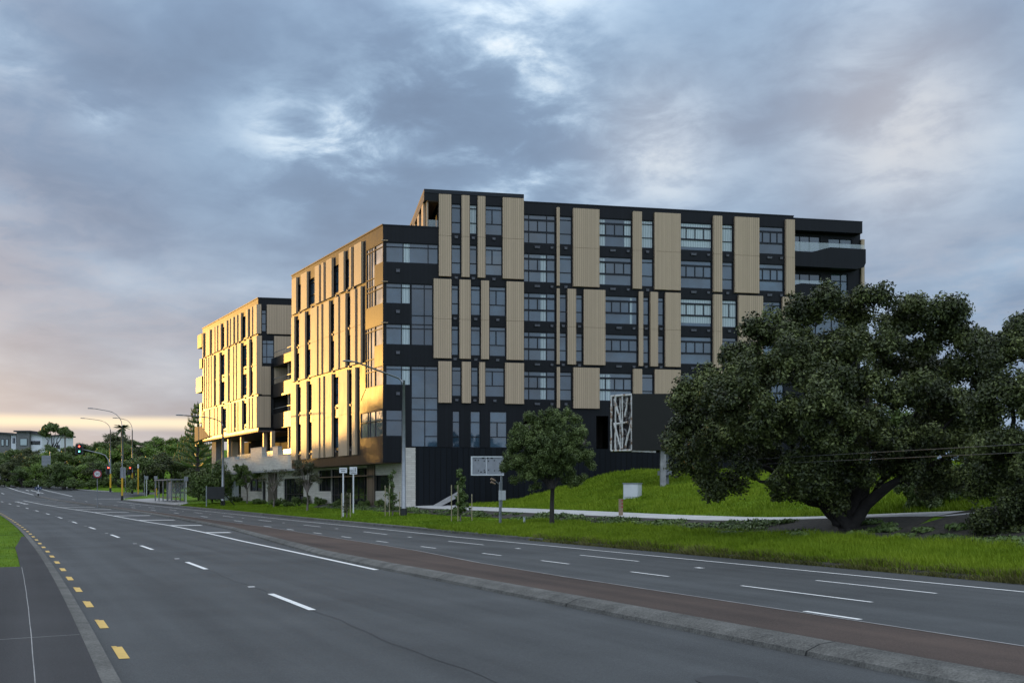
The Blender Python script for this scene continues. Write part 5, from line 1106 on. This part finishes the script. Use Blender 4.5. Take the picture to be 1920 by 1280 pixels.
# unseen trees added left of the road, heights set to block the low sun
random.seed(12)
SUN = Vector((-.748, .663, .0417)).normalized()
sh = Vector((SUN.x, SUN.y, 0)).normalized(); pe = Vector((-sh.y, sh.x, 0))*-1      # q axis: across the sunlight
i = 0
def in_view(x, y): return y > 5 and abs(x/y) < .495
for q in list(np.arange(-14, 47, 4.6)) + list(np.arange(47.5, 80, 3.4)):
    for s0 in ((118, 135) if q < 47 else (168, 180, 192)):
        s = s0 + random.uniform(-4, 4); x, y = pe.x*q + sh.x*s, pe.y*q + sh.y*s
        if in_view(x + 5, y) : continue
        zt_ = float(np.interp(q, [-20, 40, 48, 52.6, 55, 66, 80], [18.5, 17.0, 15.5, 14.5, 10.8, 10.6, 11.0])) + random.uniform(-.8, .6)
        u_, t_ = xy2ut(x, y)
        if t_ > -7: continue
        zb = float(Hut(u_, t_)); 
        if zt_ - zb < 2.5: continue
        place(i % 5, (x, y, zb - .2), zt_ - zb + .2, 4.6 if q < 47 else 3.6, 'unseen tree added beyond the left edge to block the low sun', 'unseen trees added to block the low sun'); i += 1

# palm
b = GD(229, 215); kk = b.y/F_PX; h = EYE - (802 - HY)*kk - b.z
o = empty('palm_tree', b, 'single tall palm rising above the belt behind the street lamp', 'palm tree')
MB().tube([(0, 0, -.3), (.1, 0, h*.5), (0, 0, h)], [.28, .2, .22], 8).build('trunk', 'bark_pale', o, True)
pm = MB(); g = random.Random(3)
for i in range(26):
    a = g.uniform(0, 6.28); el = g.uniform(-.9, 1.2); L_ = g.uniform(1.5, 2.1); d = Vector((math.cos(a), math.sin(a), 0)); prev = None; w = Vector((-d.y, d.x, 0))
    for k in range(6):
        t = k/5; p = Vector((0, 0, h)) + d*L_*t*math.cos(el*.5) + Vector((0, 0, L_*(math.sin(el)*t - .55*t*t))); ww = .30*math.sin(math.pi*min(1, t*.9 + .08))
        row = (p - w*ww - Vector((0, 0, ww*.5)), p, p + w*ww - Vector((0, 0, ww*.5)))
        if prev: pm.quad([prev[0], prev[1], row[1], row[0]]); pm.quad([prev[1], prev[2], row[2], row[1]])
        prev = row
pm.build('fronds', 'leaf_forest', o)
# norfolk pine behind the wing
b = GD(371, 150); kk = b.y/F_PX; h = EYE - (752 - HY)*kk - b.z
o = empty('norfolk_pine', b, 'tiered pine with upturned branches half hidden behind the gold wing', 'pine tree')
MB().tube([(0, 0, -.3), (0, 0, h)], [.35, .04], 8).build('trunk', 'bark', o, True)
V = []; pm = MB(); g = random.Random(9)
for lv in range(13):
    z = h*.30 + h*.68*lv/13; L_ = 3.4*(1 - lv/14.5)
    for k in range(6):
        a = k*1.047 + lv*.5 + g.uniform(-.1, .1); d = Vector((math.cos(a), math.sin(a), 0)); pts = [Vector((0, 0, z)) + d*L_*t + Vector((0, 0, .25*L_*t*t)) for t in (0, .3, .6, .85, 1)]
        pm.tube(pts, [.05, .15, .17, .15, .05], 5)
        for t in (.4, .55, .7, .85, 1):
            p = Vector((0, 0, z)) + d*L_*t + Vector((0, 0, .25*L_*t*t)); pm.tube([p, p + Vector((g.uniform(-.1, .1), g.uniform(-.1, .1), .5))], [.08, .04], 4)
pm.build('branches', 'leaf_forest', o)
# big pale-trunked tree with umbrella crown by the houses
b = GD(96, 268); kk = b.y/F_PX
tree('broadleaf_tree', b, [(((x - 96)*kk, 0, EYE - (y - HY)*kk - b.z), np.array([r*kk]*2 + [r*kk*.75])) for x, y, r in ((84, 814, 9), (92, 804, 10), (101, 804, 9), (110, 808, 8), (120, 808, 8), (129, 812, 6), (86, 802, 7), (96, 798, 6))], 5, .7, 7500, .24, 'leaf_forest', fan(.25, [((x - 96)*kk, 0, EYE - (y - HY)*kk - b.z) for x, y in ((84, 812), (94, 804), (104, 806), (114, 808), (124, 811))], 0, random.Random(2)), 'loose umbrella-crowned tree rising behind the white houses', 'tree', 401)
# houses on the rise
def house(px0, px1, D, ytop, ybot, walls, label, wins, slope=.12, dep=8):
    k = D/F_PX; x0, x1 = (px0 - CX)*k, (px1 - CX)*k; z1 = EYE - (ytop - HY)*k; z0 = EYE - (ybot - HY)*k; cx = (x0 + x1)/2
    o = empty('house', (cx, D, z0), label, 'house', 'houses on the rise behind the trees'); w = (x1 - x0)/2; h = z1 - z0
    m_ = MB(); f = [(-w, 0, -2), (w, 0, -2), (w, 0, h - w*2*slope), (-w, 0, h)]; bk = [(x, dep, z) for x, _, z in f]
    m_.quad(f); m_.quad(bk[::-1]); [m_.quad([f[(i + 1) % 4], f[i], bk[i], bk[(i + 1) % 4]]) for i in range(4)]; m_.build('wall', walls, o)
    r = MB(); a = [(-w - .5, -.7, h + .08), (w + .5, -.7, h - w*2*slope - .02), (w + .5, dep + .5, h - w*2*slope - .02), (-w - .5, dep + .5, h + .08)]; up = [(x, y, z + .35) for x, y, z in a]
    r.quad(a[::-1]); r.quad(up); [r.quad([a[i], a[(i + 1) % 4], up[(i + 1) % 4], up[i]]) for i in range(4)]; r.build('roof', 'roof_dark', o)
    for (a0, a1, b0, b1, mt) in wins:
        f = MB(); f.box(-w + 2*w*a0, -w + 2*w*a1, -.08, -.01, h*b0, h*b1); fo = f.build('window', 'frame', o)
        f = MB(); f.box(-w + 2*w*a0 + .12, -w + 2*w*a1 - .12, -.12, -.085, h*b0 + .12, h*b1 - .12); f.build('pane', mt, fo)
house(-12, 20, 282, 812, 846, 'house_grey', 'dark house with pale windows at the left edge', [(.45, .62, .3, .68, 'curtain'), (.72, .88, .3, .68, 'curtain')], .05)
house(21, 30, 281, 815, 843, 'house_white', 'narrow white house side between the dark house and its neighbour', [(.3, .8, .45, .8, 'glass')], 0)
house(31, 55, 278, 810, 846, 'house_grey', 'dark gabled house with a large lit window', [(.28, .85, .3, .68, 'curtain')], -.03)
house(55.5, 79, 279, 812, 846, 'house_white', 'white house with a sloping roof and a dark balcony', [(.03, .85, .38, .58, 'glass_dark')], .22)
house(80, 114, 283, 820, 848, 'house_white', 'farther white house with a roof rising to the right', [(.72, .95, .25, .5, 'glass_dark'), (.1, .3, .4, .7, 'glass_dark')], -.10)
# utility pole among the trees
b = GD(122, 230); kk = b.y/F_PX; o = empty('utility_pole', b, 'grey wooden utility pole among the trees under the umbrella tree', 'pole'); MB().tube([(0, 0, 0), (0, 0, EYE - (817 - HY)*kk - b.z)], .16, 8).build('pole', 'bark_pale', o); MB().box(-1.1, 1.1, -.08, .08, EYE - (821 - HY)*kk - b.z, EYE - (820 - HY)*kk - b.z + .1).build('crossarm', 'bark_pale', o)

# ------------------------------------------------------------------ sky, sun, camera
KX = 1.07/2.83
w = bpy.data.worlds.new('World'); SC.world = w; w.use_nodes = True; nt = w.node_tree; nt.nodes.clear()
out = N(nt, 'ShaderNodeOutputWorld'); bg = N(nt, 'ShaderNodeBackground'); nt.links.new(bg.outputs[0], out.inputs[0])
tc = N(nt, 'ShaderNodeTexCoord'); nrm = N(nt, 'ShaderNodeVectorMath', operation='NORMALIZE'); nt.links.new(tc.outputs['Generated'], nrm.inputs[0])
sep = N(nt, 'ShaderNodeSeparateXYZ'); nt.links.new(nrm.outputs[0], sep.inputs[0])
def M(op, a, b=None, c=None, clamp=False):
    n = N(nt, 'ShaderNodeMath', operation=op); n.use_clamp = clamp
    for i, v in enumerate((a, b, c)):
        if v is None: continue
        if isinstance(v, (int, float)): n.inputs[i].default_value = v
        else: nt.links.new(v, n.inputs[i])
    return n.outputs[0]
def MR(v, a, b_, c=0., d=1., smooth=True):
    n = N(nt, 'ShaderNodeMapRange'); n.interpolation_type = 'SMOOTHSTEP' if smooth else 'LINEAR'
    nt.links.new(v, n.inputs[0]); n.inputs[1].default_value = a; n.inputs[2].default_value = b_; n.inputs[3].default_value = c; n.inputs[4].default_value = d; return n.outputs[0]
def MIX(f, a, b_, mode='MIX'):
    n = N(nt, 'ShaderNodeMix', data_type='RGBA', blend_type=mode)
    for i, v in ((0, f), (6, a), (7, b_)):
        if isinstance(v, (int, float)): n.inputs[i].default_value = v
        elif isinstance(v, tuple): n.inputs[i].default_value = (*v, 1)
        else: nt.links.new(v, n.inputs[i])
    return n.outputs[2]
X_, Y_, Z_ = sep.outputs; Zc = M('MAXIMUM', Z_, 0.0)
den = M('ADD', Zc, .17); cx = M('DIVIDE', X_, den); cy = M('DIVIDE', Y_, den)
cmb = N(nt, 'ShaderNodeCombineXYZ'); nt.links.new(cx, cmb.inputs[0]); nt.links.new(cy, cmb.inputs[1])
def noise(vec, scale, detail, rough, dist, off=(0, 0, 0), rot=0, sc=(1, 1, 1)):
    mp = N(nt, 'ShaderNodeMapping'); mp.inputs['Location'].default_value = off; mp.inputs['Rotation'].default_value = (0, 0, rot); mp.inputs['Scale'].default_value = sc
    nt.links.new(vec, mp.inputs[0]); n = N(nt, 'ShaderNodeTexNoise'); n.inputs['Scale'].default_value = scale; n.inputs['Detail'].default_value = detail; n.inputs['Roughness'].default_value = rough; n.inputs['Distortion'].default_value = dist
    nt.links.new(mp.outputs[0], n.inputs[0]); return n.outputs['Fac']
n1 = noise(cmb.outputs[0], 2.5, 5, .43, .15, (8.6, 4.9, 0), .5, (1, .75, 1))
n2 = noise(cmb.outputs[0], .42, 3, .5, .2, (7.3, 2.2, 0), .3)
n3 = noise(cmb.outputs[0], 6.5, 7, .6, .3, (1.3, 4.4, 0), .6)
def spot(px, py, power):
    v = Vector(((px - CX)/F_PX, 1, (HY - py)/F_PX)).normalized(); d = N(nt, 'ShaderNodeVectorMath', operation='DOT_PRODUCT'); nt.links.new(nrm.outputs[0], d.inputs[0]); d.inputs[1].default_value = v
    return M('POWER', M('MAXIMUM', d.outputs['Value'], 0.0), power)
br = M('MULTIPLY', spot(880, 165, 320), .15)
for px, py, pw, a in ((650, 285, 900, .17), (520, 240, 1500, .10), (185, 185, 5000, .22), (20, 100, 3000, .12), (1680, 235, 500, .10), (1250, 270, 700, .11), (1000, 320, 350, .08), (1000, 70, 500, .08), (1600, 90, 200, .03)): br = M('ADD', br, M('MULTIPLY', spot(px, py, pw), a))
dk = M('MULTIPLY', spot(350, 40, 60), .05)
for px, py, pw, a in ((700, 130, 300, .06), (250, 330, 100, .05), (1300, 190, 300, .07), (1450, 120, 120, .03), (1800, 420, 60, .04), (950, 240, 500, .04)): dk = M('ADD', dk, M('MULTIPLY', spot(px, py, pw), a))
f = M('ADD', M('MULTIPLY', n1, .62), M('MULTIPLY', n2, .16)); f = M('ADD', f, M('MULTIPLY', n3, .18)); f = M('SUBTRACT', f, -.035)
f = M('ADD', M('SUBTRACT', f, dk), M('MULTIPLY', br, MR(M('ADD', M('MULTIPLY', n1, .5), M('MULTIPLY', n3, .5)), .42, .60, .2, 1.9)))
rp = ramp(nt, [(.30, (.165, .232, .350)), (.42, (.210, .302, .445)), (.52, (.285, .402, .560)), (.61, (.40, .53, .69)), (.71, (.60, .72, .84)), (.86, (.88, .92, .95))]); nt.links.new(f, rp.inputs[0])
col = rp.outputs[0]
# warm wash: towards the sun and the horizon
ds = N(nt, 'ShaderNodeVectorMath', operation='DOT_PRODUCT'); nt.links.new(nrm.outputs[0], ds.inputs[0]); ds.inputs[1].default_value = SUN
az = MR(ds.outputs['Value'], .58, .97); low = MR(Zc, .02, .29, 1., 0.)
warm = M('MULTIPLY', M('MULTIPLY', az, low), MR(n2, .3, .7, .75, 1.0))
col = MIX(M('MULTIPLY', warm, .84), col, MIX(MR(Zc, .03, .20), (.62, .51, .42), (.42, .37, .375)))
pk = M('MULTIPLY', MR(n2, .46, .62), MR(n3, .4, .6, .05, .35)); col = MIX(pk, col, (.42, .40, .45))
wr = M('ADD', M('MULTIPLY', spot(1690, 240, 200), .55), M('MULTIPLY', spot(1240, 275, 500), .35)); col = MIX(wr, col, (.55, .50, .50))
band = M('MULTIPLY', M('MULTIPLY', MR(M('ADD', Zc, M('MULTIPLY', M('SUBTRACT', n2, .5), .03)), .052, .059), MR(M('ADD', Zc, M('MULTIPLY', M('SUBTRACT', n2, .5), .03)), .060, .068, 1., 0.)), MR(ds.outputs['Value'], .62, .84))
col = MIX(M('MULTIPLY', band, .95), col, (.96, .82, .60))
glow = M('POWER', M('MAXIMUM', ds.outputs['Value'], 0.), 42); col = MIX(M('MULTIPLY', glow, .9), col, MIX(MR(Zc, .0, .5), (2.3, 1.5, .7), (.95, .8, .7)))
# unseen sky overhead and behind the camera brightened to light the scene
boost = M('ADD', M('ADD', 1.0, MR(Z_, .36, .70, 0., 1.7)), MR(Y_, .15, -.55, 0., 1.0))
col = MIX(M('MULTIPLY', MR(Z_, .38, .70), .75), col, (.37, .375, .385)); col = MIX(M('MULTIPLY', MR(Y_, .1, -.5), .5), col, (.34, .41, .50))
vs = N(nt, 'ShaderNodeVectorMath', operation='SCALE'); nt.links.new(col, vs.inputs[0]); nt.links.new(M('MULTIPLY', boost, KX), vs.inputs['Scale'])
sky = N(nt, 'ShaderNodeTexSky'); sky.sky_type = 'NISHITA'; sky.sun_disc = False; sky.sun_elevation = R(2.4); sky.sun_rotation = math.atan2(SUN.x, SUN.y); sky.air_density = 1.2; sky.dust_density = 2
vs2 = N(nt, 'ShaderNodeVectorMath', operation='SCALE'); nt.links.new(sky.outputs[0], vs2.inputs[0]); vs2.inputs['Scale'].default_value = .006
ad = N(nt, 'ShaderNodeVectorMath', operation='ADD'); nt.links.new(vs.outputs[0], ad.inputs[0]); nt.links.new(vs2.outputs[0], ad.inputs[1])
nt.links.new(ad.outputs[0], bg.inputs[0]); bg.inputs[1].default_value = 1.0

sl = bpy.data.lights.new('sun', 'SUN'); sl.energy = 1.3; sl.angle = R(.5); sl.color = (1.0, .53, .12)
so = bpy.data.objects.new('sun', sl); COL.objects.link(so); so.rotation_euler = SUN.to_track_quat('Z', 'Y').to_euler(); so.location = (-60, 60, 40)
cd = bpy.data.cameras.new('camera'); co = bpy.data.objects.new('camera', cd); COL.objects.link(co)
co.location = (0, 0, EYE); co.rotation_euler = (R(90), 0, 0); cd.sensor_width = 36; cd.sensor_fit = 'HORIZONTAL'; cd.lens = 36*F_PX/1920; cd.shift_y = (HY - 640)/1920; cd.clip_start = .1; cd.clip_end = 9000
SC.camera = co
SC.view_settings.view_transform = 'Standard'; SC.view_settings.look = 'None'; SC.view_settings.exposure = 1.5; SC.view_settings.gamma = 1; SC.view_settings.use_curve_mapping = False
